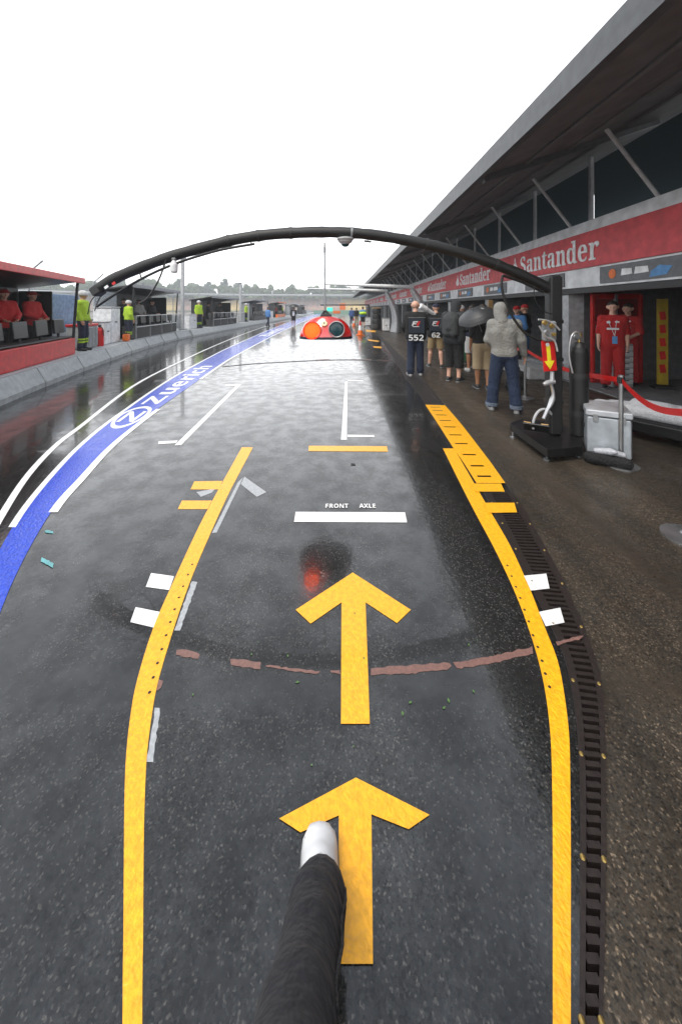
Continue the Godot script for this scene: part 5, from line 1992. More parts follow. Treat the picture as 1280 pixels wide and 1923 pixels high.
func person(o: Dictionary) -> Node3D:
	var t := thing(o.get("called", "person"), o.label, "person", o.at, deg_to_rad(o.get("turn", 180.0)), o.get("group", ""))
	t.scale = Vector3.ONE * (float(o.get("h", 1.78)) / 1.78)
	var fine: bool = o.get("fine", true)
	var cell := 0.019 if fine else 0.036
	var J := {
		"pelvis": Vector3(0, 0.95, 0), "chest": Vector3(0, 1.30, 0), "neck": Vector3(0, 1.48, -0.012), "head": Vector3(0, 1.665, 0.015),
		"sl": Vector3(0.175, 1.43, -0.005), "el": Vector3(0.235, 1.15, -0.03), "wl": Vector3(0.24, 0.92, 0.07),
		"sr": Vector3(-0.175, 1.43, -0.005), "er": Vector3(-0.235, 1.15, -0.03), "wr": Vector3(-0.24, 0.92, 0.07),
		"hl": Vector3(0.09, 0.92, 0), "kl": Vector3(0.105, 0.50, 0.025), "al": Vector3(0.115, 0.085, -0.03),
		"hr": Vector3(-0.09, 0.92, 0), "kr": Vector3(-0.105, 0.50, 0.025), "ar": Vector3(-0.115, 0.085, -0.03),
	}
	J.merge(o.get("pose", {}), true)
	var fwd := {"l": o.get("toe_l", Vector3(0.03, -0.045, 0.18)), "r": o.get("toe_r", Vector3(-0.03, -0.045, 0.18))}
	var wide: float = o.get("build", 1.0)
	var torso := func(b: PackedFloat32Array, inf: float) -> PackedFloat32Array:
		var p: Vector3 = J.pelvis
		var c: Vector3 = J.chest
		var r := (0.118 + inf) * wide
		var up: Vector3 = (J.neck - c)
		bone(b, p + Vector3(-0.065, 0, 0), r, p + Vector3(0.065, 0, 0), r)
		bone(b, p + Vector3(-0.06, 0.08, 0.01), 0.108 * wide + inf, c + Vector3(-0.085, 0, 0), 0.112 * wide + inf)
		bone(b, p + Vector3(0.06, 0.08, 0.01), 0.108 * wide + inf, c + Vector3(0.085, 0, 0), 0.112 * wide + inf)
		bone(b, J.sl, 0.062 + inf, c + up * 0.62, 0.085 + inf)
		bone(b, J.sr, 0.062 + inf, c + up * 0.62, 0.085 + inf)
		return b
	var limb := func(b: PackedFloat32Array, a: Vector3, ra: float, e: Vector3, re: float, w: Vector3, rw: float, share: float) -> PackedFloat32Array:
		if share <= 0.5:
			bone(b, a, ra, a.lerp(e, share * 2.0), lerpf(ra, re, share * 2.0))
		else:
			bone(b, a, ra, e, re)
			bone(b, e, re, e.lerp(w, share * 2.0 - 1.0), lerpf(re, rw, share * 2.0 - 1.0))
		return b
	# body: one skin surface, with head and hands
	var b := PackedFloat32Array()
	b = torso.call(b, 0.0)
	bone(b, J.chest + (J.neck - J.chest) * 0.6, 0.075, J.neck + (J.head - J.neck) * 0.4, 0.054)
	for s in ["l", "r"]:
		b = limb.call(b, J["s" + s], 0.056, J["e" + s], 0.043, J["w" + s], 0.030, 1.0)
		b = limb.call(b, J["h" + s], 0.088, J["k" + s], 0.058, J["a" + s], 0.040, 1.0)
		bone(b, J["k" + s].lerp(J["a" + s], 0.25) + Vector3(0, 0, -0.018), 0.052, J["k" + s].lerp(J["a" + s], 0.5), 0.045)
		bone(b, J["a" + s] + Vector3(0, -0.045, -0.03), 0.036, J["a" + s] + fwd[s], 0.034)
	var m := MB.new()
	m.nets(b, cell, 0.035)
	var hb := Basis(Vector3.UP, deg_to_rad(o.get("look", 0.0))) * Basis(Vector3.RIGHT, deg_to_rad(o.get("nod", 0.0)))
	m.add(head_mesh, Transform3D(hb, J.head))
	for s in ["l", "r"]:
		var dir: Vector3 = (J["w" + s] - J["e" + s]).normalized()
		var y := -dir
		var z := (Vector3(0, 0, 1) - y * y.z).normalized()
		if absf(y.z) > 0.9:
			z = (Vector3(0, 1, 0) - y * y.y).normalized()
		var x := y.cross(z) * (1.0 if s == "l" else -1.0)
		m.add(hand_mesh if fine else hand_mesh_small, Transform3D(Basis(x, y, z), J["w" + s] + dir * 0.012))
	put(m, "body", o.get("skin", mats["skin"]), t)
	# garments
	var top: Dictionary = o.top
	b = torso.call(PackedFloat32Array(), top.get("puff", 0.018))
	for s in ["l", "r"]:
		var f: float = top.get("puff", 0.018) * 0.8
		b = limb.call(b, J["s" + s], 0.058 + f, J["e" + s], 0.047 + f, J["w" + s], 0.038 + f * 0.8, top.get("sleeve", 0.97))
	bone(b, J.chest + (J.neck - J.chest) * 0.7, 0.08 + 0.5 * float(top.get("puff", 0.018)), J.neck, 0.062)
	m = MB.new()
	m.nets(b, cell, 0.04, J.pelvis.y - float(top.get("hem", 0.10)))
	put(m, top.get("called", "jacket"), top.mat, t)
	var legs: Dictionary = o.legs
	var pf: float = legs.get("puff", 0.016)
	b = PackedFloat32Array()
	bone(b, J.pelvis + Vector3(-0.06, -0.02, 0), 0.116 * wide + pf, J.pelvis + Vector3(0.06, -0.02, 0), 0.116 * wide + pf)
	for s in ["l", "r"]:
		bone(b, J["h" + s], 0.092 + pf, J["k" + s], 0.066 + pf)
		if legs.get("low", 0.06) < 0.55:
			bone(b, J["k" + s], 0.066 + pf, J["a" + s], 0.056 + pf)
	if fine and legs.get("low", 0.06) < 0.2:
		for s in ["l", "r"]:
			for w in 4:
				var p: Vector3 = J["a" + s].lerp(J["k" + s], 0.12 + w * 0.17)
				var sway := Vector3(0.012 * sin(w * 2.4 + J.al.x * 40.0), 0.006 * (w % 2), 0.012 * cos(w * 3.1))
				bone(b, p + sway, 0.058 + pf, p - sway + Vector3(0, 0.02, 0), 0.057 + pf)
	m = MB.new()
	m.nets(b, cell, 0.018 if fine else 0.03, legs.get("low", 0.06))
	put(m, legs.get("called", "trousers"), legs.mat, t)
	if legs.has("cuff"):
		for s in ["l", "r"]:
			m = MB.new()
			var p: Vector3 = J["a" + s]
			m.lathe([Vector2(0.074 + pf, p.y - 0.005), Vector2(0.078 + pf, p.y + 0.045), Vector2(0.070 + pf, p.y + 0.05)], 12, Transform3D(Basis.IDENTITY, Vector3(p.x, 0, p.z)))
			put(m, "cuff", legs.cuff, t)
	for s in ["l", "r"]:
		b = PackedFloat32Array()
		var p: Vector3 = J["a" + s]
		var sw: float = o.get("shoe_wide", 0.0)
		for w in ([0.0] if sw == 0.0 else [-sw, sw]):
			bone(b, p + Vector3(w * 0.7, -0.042, -0.035), 0.042, p + fwd[s] * Vector3(1, 1, 1.03) + Vector3(w, 0, 0), 0.040)
		bone(b, p + Vector3(0, -0.015, -0.02), 0.045, p + fwd[s] * 0.5, 0.042)
		m = MB.new()
		m.nets(b, minf(cell, 0.02), 0.02, p.y - 0.083)
		var shoe := put(m, "shoe", o.shoes, t)
		if fine:
			m = MB.new()
			var b2 := PackedFloat32Array()
			for w in ([0.0] if sw == 0.0 else [-sw, sw]):
				bone(b2, p + Vector3(w * 0.7, -0.062, -0.035), 0.048, p + fwd[s] * Vector3(1, 0, 1.03) + Vector3(w, -0.062, 0), 0.046)
			m.nets(b2, 0.014, 0.01, p.y - 0.085, p.y - 0.058)
			put(m, "sole", o.get("sole", mats["grey"]), shoe)
		if sw > 0.0:
			for k in 4:
				m = MB.new()
				var c: Vector3 = p + fwd[s] * (0.25 + 0.16 * k) + Vector3(0, 0.040 - 0.003 * k * k, 0)
				m.tube(PackedVector3Array([c + Vector3(-0.032, -0.008, 0), c + Vector3(0, 0.002, 0.008), c + Vector3(0.032, -0.008, 0)]), 0.0035, 6)
				put(m, "lace", mats["pale grey"], shoe)
			m = MB.new()
			var seam := PackedVector3Array()
			for k in 9:
				var an := PI * k / 8.0
				seam.append(p + fwd[s] + Vector3(cos(an) * 0.046, 0.010 + sin(an) * 0.026, -0.002 + sin(an) * 0.012))
			m.tube(seam, 0.0028, 5)
			put(m, "toe_seam", mats["grey"], shoe)
	var H: Vector3 = J.head
	match o.get("hat", "hair"):
		"hair":
			m = MB.new()
			b = PackedFloat32Array()
			bone(b, H + hb * Vector3(0, 0.048, -0.03), 0.094, H + hb * Vector3(0, 0.046, 0.004), 0.088)
			bone(b, H + hb * Vector3(0, 0.0, -0.05), 0.078, H + hb * Vector3(0, -0.03, -0.045), 0.068)
			m.nets(b, minf(cell, 0.016), 0.02)
			put(m, "hair", o.get("hair", mats["hair"]), t)
		"cap":
			m = MB.new()
			b = PackedFloat32Array()
			bone(b, H + hb * Vector3(0, 0.042, -0.026), 0.100, H + hb * Vector3(0, 0.040, 0.006), 0.096)
			m.nets(b, minf(cell, 0.016), 0.02, H.y + 0.02)
			m.rbox(H + hb * Vector3(0, 0.035, 0.13), Vector3(0.13, 0.012, 0.10), 0.005, hb)
			put(m, "cap", o.hair, t)
		"helmet":
			m = MB.new()
			b = PackedFloat32Array()
			bone(b, H + hb * Vector3(0, 0.04, -0.02), 0.118, H + hb * Vector3(0, 0.03, 0.01), 0.112)
			m.nets(b, minf(cell, 0.02), 0.02, H.y - 0.01)
			put(m, "helmet", o.hair, t)
		"hood":
			m = MB.new()
			b = PackedFloat32Array()
			bone(b, H + hb * Vector3(0, 0.035, -0.035), 0.112, H + hb * Vector3(0, 0.03, 0.01), 0.104)
			bone(b, H + hb * Vector3(0, -0.05, -0.05), 0.098, J.neck + Vector3(0, 0.0, -0.03), 0.098)
			m.nets(b, minf(cell, 0.016), 0.03)
			put(m, "hood", o.hair, t)
	if o.get("face", false):
		for s in [-1, 1]:
			m = MB.new()
			m.lathe([Vector2(0, 0.006), Vector2(0.008, 0.004), Vector2(0.011, 0.0)], 8, Transform3D(hb * Basis(Vector3.RIGHT, Vector3.BACK, Vector3.DOWN), H + hb * Vector3(s * 0.032, 0.008, 0.088)))
			put(m, "eye", mats["black"], t)
	if fine and o.has("belt"):
		m = MB.new()
		m.lathe([Vector2(0.145, 0.98), Vector2(0.15, 0.985), Vector2(0.15, 1.02), Vector2(0.145, 1.025)], 20, Transform3D(Basis.from_scale(Vector3(1.22, 1, 0.95)), Vector3.ZERO))
		put(m, "belt", o.belt, t)
	return t

# numbered vest with a round-cornered back panel
func vest(t: Node3D, number: String, logo: bool) -> void:
	var m := MB.new()
	var b := PackedFloat32Array()
	for s in [-1, 1]:
		bone(b, Vector3(s * 0.10, 0.96, -0.01), 0.155, Vector3(s * 0.11, 1.34, -0.01), 0.145)
	bone(b, Vector3(-0.12, 1.40, -0.02), 0.09, Vector3(0.12, 1.40, -0.02), 0.09)
	m.nets(b, 0.02, 0.05, 0.80, 1.47)
	var v := put(m, "vest", cloth("vest black", 0.006, 0.006, 0.008), t)
	m = MB.new()
	m.rbox(Vector3(0, 1.20, -0.172), Vector3(0.37, 0.37, 0.05), 0.02)
	put(m, "back_panel", mats["navy"], v)
	m = MB.new()
	m.box(Vector3(0, 1.392, -0.172), Vector3(0.39, 0.008, 0.052))
	put(m, "piping", mats["grey"], v)
	var back := Basis(Vector3.UP, PI)
	m = MB.new()
	m.text(number, 0.135, 0.006, Transform3D(back * Basis.from_scale(Vector3(1.15, 1, 1)), Vector3(0.02, 0.92, -0.172)), sans)
	put(m, "number", mats["white"], v)
	m = MB.new()
	var sl := 0.35
	var f := PackedVector2Array()
	for q in [[-0.09, -0.05], [-0.055, -0.05], [-0.055, -0.012], [0.0, -0.012], [0.0, 0.012], [-0.055, 0.012], [-0.055, 0.03], [0.02, 0.03], [0.02, 0.058], [-0.09, 0.058]]:
		f.append(Vector2(q[0] + q[1] * sl, q[1]))
	m.plate(f, 0.004, Transform3D(back, Vector3(0.02, 1.25, -0.203)))
	m.box(Vector3(0.03, 1.183, -0.2), Vector3(0.15, 0.014, 0.006))
	put(m, "emblem", mats["white"], v)
	m = MB.new()
	var r := PackedVector2Array()
	for q in [[0.022, -0.05], [0.062, -0.05], [0.085, 0.058], [0.045, 0.058], [0.03, 0.03], [0.008, 0.004]]:
		r.append(Vector2(q[0] + q[1] * sl * 0.6, q[1]))
	m.plate(r, 0.004, Transform3D(back, Vector3(0.02, 1.25, -0.2035)))
	put(m, "emblem", mats["red"], v)
	if not logo:
		t.set_meta("note", "second vest")

func umbrella(label: String, apex: Vector3, axis: Vector3, r: float, mat: Material, shaft: float, mark := false) -> void:
	var t := thing("umbrella", label, "umbrella", apex)
	var y := axis.normalized()
	var x := y.cross(Vector3.BACK).normalized()
	if x.length() < 0.5:
		x = Vector3.RIGHT
	t.basis = Basis(x, y, x.cross(y))
	var m := MB.new()
	var N := 8
	var rings := 5
	for s in N * 4:
		for k in rings:
			var q := []
			for c in [[s, k], [s + 1, k], [s + 1, k + 1], [s, k + 1]]:
				var a := TAU * float(c[0]) / (N * 4)
				var u := float(c[1]) / rings
				var sag := 1.0 - 0.06 * u * absf(sin(a * N * 0.5))
				q.append(Vector3(cos(a) * r * sin(u * 1.25) / sin(1.25) * sag, -r * 0.62 * (1.0 - cos(u * 1.25)), sin(a) * r * sin(u * 1.25) / sin(1.25) * sag))
			var nn: Vector3 = ((q[0] + q[2]) * 0.5 + Vector3(0, r * 0.9, 0)).normalized()
			m.quadn(q[0], q[1], q[2], q[3], nn)
	put(m, "canopy", mat, t)
	m = MB.new()
	m.tube(PackedVector3Array([Vector3(0, 0.05, 0), Vector3(0, -shaft, 0)]), 0.008, 7)
	put(m, "shaft", mats["steel"], t)
	m = MB.new()
	m.tube(PackedVector3Array([Vector3(0, -shaft, 0), Vector3(0, -shaft - 0.11, 0)]), 0.015, 8)
	put(m, "handle", mats["black"], t)
	for k in N:
		m = MB.new()
		var a := TAU * k / N
		m.tube(PackedVector3Array([Vector3(0, -0.03, 0), Vector3(cos(a) * r * 0.55, -r * 0.17, sin(a) * r * 0.55), Vector3(cos(a) * r * 0.98, -r * 0.44, sin(a) * r * 0.98)]), 0.004, 4)
		put(m, "rib", mats["dark"], t)
	if mark:
		m = MB.new()
		m.lathe([Vector2(0, 0.004), Vector2(r * 0.14, 0.0), Vector2(r * 0.10, -0.002)], 16, Transform3D(Basis(Vector3.BACK, -0.5), Vector3(r * 0.5, -r * 0.10, r * 0.1)))
		put(m, "round_print", mats["white"], t)

func crowd() -> void:
	make_body_pieces()
	var jeans := cloth("jeans", 0.012, 0.022, 0.055)
	var jeans2 := cloth("dark jeans", 0.010, 0.026, 0.070)
	var black := cloth("black", 0.007, 0.007, 0.008)
	var char := cloth("charcoal", 0.030, 0.034, 0.038)
	var beige := cloth("beige", 0.42, 0.30, 0.15)
	var khaki := cloth("khaki", 0.52, 0.40, 0.24)
	var greyc := cloth("hoodie", 0.30, 0.30, 0.28)
	var redc := cloth("crew red", 0.55, 0.012, 0.012)
	var bluec := cloth("light blue", 0.10, 0.28, 0.62)
	var whitec := cloth("white", 0.70, 0.70, 0.70)
	var greenc := cloth("green", 0.02, 0.13, 0.05)
	var navyc := cloth("navy", 0.012, 0.016, 0.045)
	var hvc := cloth("hi vis", 0.48, 0.72, 0.03)
	var wshoe := paint("pale shoe", lin(0.55, 0.54, 0.52), 0.6)
	var bshoe := paint("black shoe", lin(0.015, 0.015, 0.015), 0.5)
	var fair := paint("fair skin", lin(0.56, 0.32, 0.23), 0.55, 0.0, "none")
	var tan_skin := paint("tanned skin", lin(0.30, 0.14, 0.07), 0.55, 0.0, "none")
	# --- the group by the garages
	var p := person({"label": "bald man in black vest numbered 552 and blue jeans", "at": gp(780, 706), "turn": 178, "h": 1.84, "skin": fair, "hat": "bald", "look": -25, "build": 1.1,
		"pose": {"el": Vector3(0.27, 1.17, 0.04), "wl": Vector3(0.2, 1.05, 0.24), "er": Vector3(-0.27, 1.17, 0.04), "wr": Vector3(-0.2, 1.05, 0.24), "al": Vector3(0.13, 0.085, -0.03), "ar": Vector3(-0.12, 0.085, 0.06)},
		"top": {"mat": black, "puff": 0.03, "hem": 0.12}, "legs": {"mat": jeans, "puff": 0.024, "low": 0.05}, "shoes": wshoe})
	vest(p, "552", true)
	p = person({"label": "man in navy cap, black vest numbered 62 and beige shorts", "at": gp(818, 690), "turn": 172, "h": 1.78, "skin": fair, "hat": "cap", "hair": navyc, "look": 20,
		"pose": {"el": Vector3(0.30, 1.30, 0.10), "wl": Vector3(0.20, 1.44, 0.22), "al": Vector3(0.17, 0.085, 0.10), "kl": Vector3(0.14, 0.5, 0.07), "ar": Vector3(-0.14, 0.085, -0.1), "kr": Vector3(-0.12, 0.5, 0.0)},
		"top": {"mat": black, "puff": 0.028, "hem": 0.12}, "legs": {"called": "shorts", "mat": beige, "puff": 0.03, "low": 0.52}, "shoes": bshoe})
	vest(p, "62", false)
	var lens := thing("telephoto_lens", "long white telephoto lens carried on the capped man's shoulder", "camera lens", gp(818, 690) + Vector3(-0.24, 1.60, 0.12), 0)
	var m := MB.new()
	var lb := Transform3D(Basis(Vector3.BACK, deg_to_rad(62)) * Basis(Vector3.RIGHT, 0.3), Vector3.ZERO)
	m.lathe([Vector2(0, 0.30), Vector2(0.075, 0.30), Vector2(0.085, 0.27), Vector2(0.08, 0.10), Vector2(0.062, 0.02), Vector2(0.052, -0.22), Vector2(0, -0.23)], 18, lb)
	put(m, "barrel", mats["white"], lens)
	m = MB.new()
	m.rbox(lb * Vector3(0, -0.30, 0), Vector3(0.14, 0.12, 0.10), 0.02, lb.basis)
	put(m, "camera_body", mats["black"], lens)
	p = person({"label": "person in hooded charcoal jacket, black cropped trousers and black shoes", "at": gp(852, 716), "turn": 140, "h": 1.84, "skin": fair, "hat": "hood", "hair": char, "nod": 14, "build": 1.12,
		"pose": {"chest": Vector3(0, 1.30, 0.05), "neck": Vector3(0, 1.47, 0.07), "head": Vector3(0, 1.64, 0.12), "el": Vector3(0.28, 1.18, 0.10), "wl": Vector3(0.18, 1.22, 0.30), "er": Vector3(-0.28, 1.18, 0.10), "wr": Vector3(-0.16, 1.22, 0.30)},
		"top": {"mat": char, "puff": 0.045, "hem": 0.12}, "legs": {"mat": black, "puff": 0.035, "low": 0.30}, "shoes": bshoe})
	m = MB.new()
	m.nets(PackedFloat32Array([-0.08, 1.08, -0.20, 0.10, -0.07, 1.36, -0.19, 0.11, 0.08, 1.08, -0.20, 0.10, 0.07, 1.36, -0.19, 0.11, 0, 1.42, -0.16, 0.12, 0, 1.2, -0.26, 0.07]), 0.02, 0.05)
	var bp := thing("backpack", "bulging charcoal backpack worn by the hooded person", "backpack", p.position, p.rotation.y)
	bp.scale = p.scale
	put(m, "sack", cloth("pack", 0.05, 0.055, 0.058), bp)
	for s in [-1, 1]:
		m = MB.new()
		m.tube(smooth(PackedVector3Array([Vector3(s * 0.12, 1.42, -0.14), Vector3(s * 0.15, 1.53, 0.02), Vector3(s * 0.15, 1.42, 0.20), Vector3(s * 0.17, 1.12, 0.19), Vector3(s * 0.19, 1.05, 0.0)])), 0.02, 6)
		put(m, "strap", mats["black"], bp)
	person({"label": "person in green trousers half hidden behind the hooded person", "at": gp(866, 683), "turn": 160, "h": 1.74, "hat": "cap", "hair": whitec,
		"top": {"mat": black, "puff": 0.03}, "legs": {"mat": greenc, "puff": 0.025, "low": 0.08}, "shoes": bshoe})
	person({"label": "person in white shorts and white shoes behind the dark umbrella", "at": gp(887, 698), "turn": 175, "h": 1.74, "skin": tan_skin,
		"top": {"mat": navyc, "puff": 0.025}, "legs": {"called": "shorts", "mat": whitec, "puff": 0.03, "low": 0.5}, "shoes": wshoe})
	p = person({"label": "person in black shirt and khaki shorts under the dark umbrella", "at": gp(906, 731), "turn": 172, "h": 1.72, "skin": tan_skin, "nod": 12,
		"pose": {"er": Vector3(-0.27, 1.17, 0.06), "wr": Vector3(-0.16, 1.28, 0.26), "al": Vector3(0.10, 0.085, 0.04), "ar": Vector3(-0.09, 0.085, -0.06)},
		"top": {"called": "shirt", "mat": black, "puff": 0.026, "sleeve": 0.5, "hem": 0.14}, "legs": {"called": "shorts", "mat": khaki, "puff": 0.036, "low": 0.42}, "shoes": bshoe})
	umbrella("dark grey umbrella with round white mark held beside the grey hoodie", at(888, 583, 7.1), Vector3(-0.45, 0.85, 0.30), 0.36, paint("umbrella grey", lin(0.045, 0.048, 0.052), 0.5, 0.0, "grime", 1.0), 0.50, true)
	person({"label": "man in grey hoodie with hood up, rolled jeans and pale shoes", "at": gp(946, 772), "turn": 162, "h": 1.74, "skin": fair, "hat": "hood", "hair": greyc, "look": -30, "nod": 8, "build": 0.93,
		"pose": {"pelvis": Vector3(0.0, 0.95, 0.0), "chest": Vector3(0.03, 1.30, -0.02), "neck": Vector3(0.04, 1.48, -0.01), "head": Vector3(0.04, 1.655, 0.04), "al": Vector3(0.19, 0.085, 0.02), "kl": Vector3(0.15, 0.50, 0.04), "ar": Vector3(-0.17, 0.085, -0.09), "kr": Vector3(-0.14, 0.50, 0.0),
			"er": Vector3(-0.26, 1.17, 0.0), "wr": Vector3(-0.31, 0.93, 0.08), "el": Vector3(0.24, 1.17, 0.05), "wl": Vector3(0.16, 1.06, 0.24)},
		"top": {"called": "hoodie", "mat": greyc, "puff": 0.030, "hem": 0.10}, "legs": {"mat": jeans2, "puff": 0.026, "low": 0.06, "cuff": cloth("denim cuff", 0.16, 0.20, 0.27)}, "shoes": wshoe})
	var bag := thing("shoulder_bag", "dark bag standing on the apron behind the hooded man", "bag", gp(968, 733), 0.3)
	m = MB.new()
	m.nets(PackedFloat32Array([-0.12, 0.12, 0, 0.12, 0.12, 0.12, 0, 0.12, -0.1, 0.30, 0, 0.10, 0.1, 0.30, 0, 0.10]), 0.022, 0.05, 0.0)
	put(m, "sack", black, bag)
	m = MB.new()
	m.tube(smooth(PackedVector3Array([Vector3(-0.1, 0.36, 0), Vector3(-0.05, 0.47, 0.02), Vector3(0.05, 0.47, 0.02), Vector3(0.1, 0.36, 0)])), 0.012, 6)
	put(m, "strap", mats["dark"], bag)
	person({"label": "person in red shirt with light blue jacket by the second garage", "at": Vector3(5.02, 0, -10.5), "turn": -50, "h": 1.72, "hat": "cap", "hair": redc, "face": true,
		"pose": {"el": Vector3(0.27, 1.17, 0.08), "wl": Vector3(0.1, 1.2, 0.28), "er": Vector3(-0.27, 1.17, 0.08), "wr": Vector3(-0.1, 1.2, 0.28)},
		"top": {"mat": bluec, "puff": 0.03, "hem": -0.1}, "legs": {"mat": black, "low": 0.08}, "shoes": bshoe, "belt": mats["red"]})
	person({"label": "person in black top and jeans with red scarf in a garage doorway", "at": Vector3(5.45, 0.03, -10.9), "turn": -140, "h": 1.74,
		"top": {"mat": black, "puff": 0.025}, "legs": {"mat": bluec, "low": 0.08}, "shoes": bshoe, "hat": "cap", "hair": redc})
	person({"label": "crew member in red overalls facing the lane inside the nearest garage", "at": Vector3(5.5, 0.03, -7.45), "turn": -35, "h": 1.76, "skin": fair, "face": true, "group": "red garage crew",
		"top": {"called": "shirt", "mat": redc, "puff": 0.022, "sleeve": 0.5}, "legs": {"mat": redc, "puff": 0.028, "low": 0.07}, "shoes": bshoe, "belt": mats["dark red"]})
	person({"label": "crew member in red shirt standing behind the other red crew member", "at": Vector3(6.08, 0.03, -7.80), "turn": -60, "h": 1.72, "skin": fair, "face": true, "group": "red garage crew",
		"pose": {"el": Vector3(0.25, 1.17, 0.05), "wl": Vector3(0.12, 1.05, 0.25)},
		"top": {"called": "shirt", "mat": redc, "puff": 0.024, "sleeve": 0.5}, "legs": {"mat": redc, "puff": 0.028, "low": 0.07}, "shoes": bshoe})
	for q in [[Vector3(5.5, 0.03, -7.45), -35], [Vector3(6.08, 0.03, -7.80), -60]]:
		var badge := thing("shirt_print", "white sponsor prints on the chest of the front red crew member" if q[1] == -35 else "white sponsor prints on the chest of the rear red crew member", "shirt print", q[0], deg_to_rad(q[1]))
		for w in [[0.07, 1.36, 0.07, 0.03], [-0.07, 1.35, 0.06, 0.045], [0.0, 1.22, 0.2, 0.04]]:
			m = MB.new()
			m.rbox(Vector3(w[0], w[1], 0.142 if w[1] < 1.3 else 0.128), Vector3(w[2], w[3], 0.012), 0.004)
			put(m, "print_patch", mats["white"], badge)
	var pass_ := thing("lanyard_pass", "blue pass on a lanyard worn by the red crew member", "pass", Vector3(5.5, 0.03, -7.45), deg_to_rad(-35))
	m = MB.new()
	m.rbox(Vector3(0.03, 1.0, 0.165), Vector3(0.085, 0.15, 0.008), 0.003)
	put(m, "card", mats["sponsor blue"], pass_)
	for s in [-1, 1]:
		m = MB.new()
		m.tube(PackedVector3Array([Vector3(0.03, 1.075, 0.166), Vector3(s * 0.05, 1.3, 0.15), Vector3(s * 0.075, 1.46, 0.06)]), 0.005, 5)
		put(m, "ribbon", mats["white"], pass_)
	# --- people down the lane
	var walk := {"al": Vector3(0.09, 0.085, 0.22), "kl": Vector3(0.10, 0.50, 0.16), "ar": Vector3(-0.09, 0.12, -0.30), "kr": Vector3(-0.10, 0.50, -0.05)}
	person({"label": "walker in a light blue jacket crossing the lane by the wall", "at": gp(503, 613), "turn": 150, "h": 1.80, "fine": false, "pose": walk,
		"top": {"mat": bluec, "puff": 0.035, "hem": 0.14}, "legs": {"mat": navyc, "low": 0.06}, "shoes": bshoe})
	person({"label": "person in dark jacket and shorts walking under a black umbrella", "at": gp(551, 612), "turn": 10, "h": 1.80, "fine": false, "face": true,
		"pose": {"el": Vector3(0.26, 1.18, 0.06), "wl": Vector3(0.12, 1.34, 0.24)},
		"top": {"mat": black, "puff": 0.03}, "legs": {"called": "shorts", "mat": black, "puff": 0.03, "low": 0.5}, "shoes": wshoe})
	m = MB.new()
	m.rbox(gp(551, 612) + Vector3(0.02, 1.2, 0.155), Vector3(0.22, 0.44, 0.03), 0.012)
	solo(m, "white_bib", mats["white"], "white bib on the chest of the person under the umbrella", "bib")
	umbrella("black umbrella held over the walker in the middle of the lane", gp(551, 612) + Vector3(0.1, 2.12, 0.15), Vector3(0.05, 1, 0.1), 0.62, mats["black"], 0.72)
	p = person({"label": "person in blue top with a lime green bag beside the cone", "at": gp(681, 614), "turn": 170, "h": 1.82, "fine": false,
		"top": {"mat": bluec, "puff": 0.03}, "legs": {"called": "shorts", "mat": black, "puff": 0.03, "low": 0.45}, "shoes": bshoe})
	var lime := thing("lime_bag", "lime green bag on the back of the person by the cone", "bag", gp(681, 614) + Vector3(0, 1.25, 0.22))
	m = MB.new()
	m.nets(PackedFloat32Array([-0.2, 0, 0, 0.13, 0.2, 0, 0, 0.13, 0, 0.02, 0.03, 0.12, 0.05, 0.02, 0.03, 0.12]), 0.03, 0.05)
	put(m, "sack", mats["hi vis"], lime)
	m = MB.new()
	m.tube(PackedVector3Array([Vector3(-0.14, 0.08, -0.06), Vector3(-0.12, 0.2, -0.16)]), 0.02, 5)
	put(m, "strap", mats["dark"], lime)
	person({"label": "person in blue jacket and jeans standing left of the lime bag", "at": gp(660, 610), "turn": 165, "h": 1.75, "fine": false,
		"top": {"mat": cloth("mid blue", 0.04, 0.10, 0.30), "puff": 0.03}, "legs": {"mat": jeans, "low": 0.06}, "shoes": bshoe})
	person({"label": "person in tan trousers between the two blue figures", "at": gp(669, 609), "turn": 175, "h": 1.75, "fine": false,
		"top": {"mat": black, "puff": 0.025}, "legs": {"mat": beige, "low": 0.06}, "shoes": bshoe})
	# --- on the wall
	for q in [[160, 9.15, 100, "marshal in yellow and navy by the blue weather screen"], [243, 8.95, 150, "marshal in lime jacket beside the tall white locker"], [373, 9.2, 60, "marshal in yellow stripes beside the pale square post"], [462, 9.2, 90, "marshal in yellow vest near the second stand"], [530, 9.2, 120, "distant marshal in yellow far along the wall"]]:
		var d := 6.0
		while (CX - q[0]) / F * d < -wx(-d) + 0.5:
			d += 0.05
		var t := person({"label": q[3], "at": on_wall(-d, -0.5).origin, "turn": q[2], "h": 1.74 if q[0] != 243 else 1.55, "fine": false, "hat": "helmet", "hair": whitec, "face": true, "group": "marshals on the pit wall",
			"top": {"mat": hvc, "puff": 0.03, "hem": 0.05}, "legs": {"mat": navyc, "puff": 0.02, "low": 0.06}, "shoes": bshoe})
		for y in [0.36, 0.28]:
			for s in [-1, 1]:
				m = MB.new()
				m.lathe([Vector2(0.085, y - 0.03), Vector2(0.088, y - 0.03), Vector2(0.088, y + 0.02), Vector2(0.085, y + 0.02)], 10, Transform3D(Basis.IDENTITY, Vector3(s * 0.11, 0, 0.01)))
				put(m, "leg_band", hvc, t)
	var seat_pose := {"el": Vector3(0.26, 1.17, 0.06), "wl": Vector3(0.14, 1.06, 0.28), "er": Vector3(-0.26, 1.17, 0.06), "wr": Vector3(-0.14, 1.06, 0.28)}
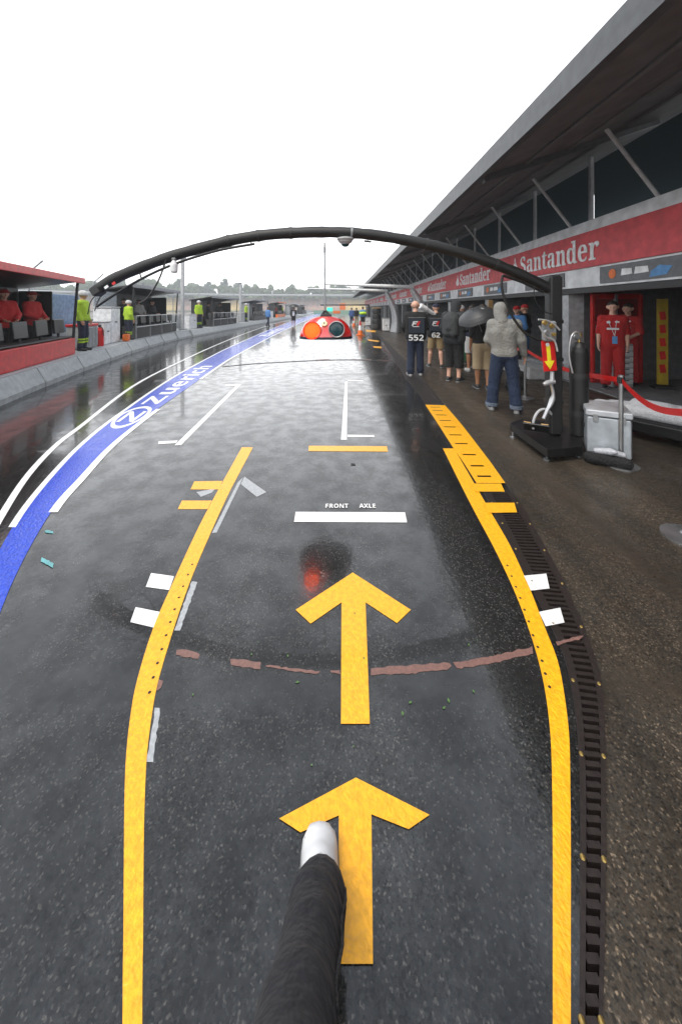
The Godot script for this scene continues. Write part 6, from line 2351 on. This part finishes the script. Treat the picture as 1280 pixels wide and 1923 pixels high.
	var spots := [[-7.2, "red", "crew member in red at the nearest end of the red stand"], [-8.5, "red", "crew member in red in the middle of the red stand"], [-9.6, "red", "crew member in red next to the weather screen"],
		[-15.8, "black", "dark figure at the near end of the first black stand"], [-17.4, "grey", "figure in grey in the middle of the first black stand"], [-18.9, "black", "dark figure at the far end of the first black stand"],
		[-27.0, "black", "dark figure at the near end of the second black stand"], [-29.4, "black", "dark figure at the far end of the second black stand"], [-41.0, "black", "dark figure in the grey roofed stand"], [-55.0, "red", "figure in red in the stand with orange edge"]]
	for q in spots:
		person({"label": q[2], "at": on_wall(q[0], -1.12).origin, "turn": 90 + int(q[0]) % 3 * 12, "h": 1.66, "fine": false, "pose": seat_pose, "group": "people in the team stands", "hat": "cap", "hair": {"red": redc, "black": black, "grey": black}[q[1]],
			"top": {"mat": {"red": redc, "black": black, "grey": greyc}[q[1]], "puff": 0.03}, "legs": {"mat": black, "low": 0.06}, "shoes": bshoe})
	# --- the photographer, mid stride behind the lens
	p = person({"label": "photographer in dark jeans whose white shoe touches the nearest arrow", "at": Vector3(0, 0, 0), "turn": 180, "h": 1.78, "skin": fair, "hat": "hair", "nod": 5,
		"pose": {"pelvis": Vector3(0, 0.82, 0.20), "chest": Vector3(0, 1.18, -0.10), "neck": Vector3(0, 1.36, -0.20), "head": Vector3(0, 1.56, -0.24),
			"hl": Vector3(0.09, 0.80, 0.20), "kl": Vector3(0.075, 0.47, 0.60), "al": Vector3(0.054, 0.085, 0.985), "hr": Vector3(-0.09, 0.80, 0.20), "kr": Vector3(-0.12, 0.42, 0.16), "ar": Vector3(-0.13, 0.10, -0.20),
			"sl": Vector3(0.175, 1.32, -0.16), "el": Vector3(0.27, 1.12, -0.10), "wl": Vector3(0.13, 1.38, -0.03), "sr": Vector3(-0.175, 1.32, -0.16), "er": Vector3(-0.27, 1.12, -0.10), "wr": Vector3(-0.13, 1.38, -0.03)},
		"toe_l": Vector3(0.010, -0.042, 0.115), "shoe_wide": 0.014,
		"top": {"mat": black, "puff": 0.02}, "legs": {"mat": cloth("night jeans", 0.006, 0.007, 0.012), "puff": 0.0, "low": 0.065}, "shoes": paint("white shoe", lin(0.72, 0.73, 0.75), 0.5)})
	# turned hem of the forward trouser leg
	m = MB.new()
	var ank := Vector3(0.055, 0.112, 0.955)
	var up_leg := (Vector3(0.075, 0.47, 0.60) - ank).normalized()
	m.tube(PackedVector3Array([ank - up_leg * 0.012, ank + up_leg * 0.03, ank + up_leg * 0.034]), [0.068, 0.070, 0.060], 18)
	put(m, "hem", mats["cloth night jeans"], p)
	m = MB.new()
	var sm := PackedVector3Array()
	for k in 8:
		var u := k / 7.0
		var c := ank.lerp(Vector3(0.075, 0.47, 0.60), u)
		sm.append(c + Vector3(-0.066 - 0.004 * sin(k * 1.9), 0.012, 0.012))
	m.tube(sm, 0.0035, 5)
	put(m, "side_seam", mats["cloth night jeans"], p)
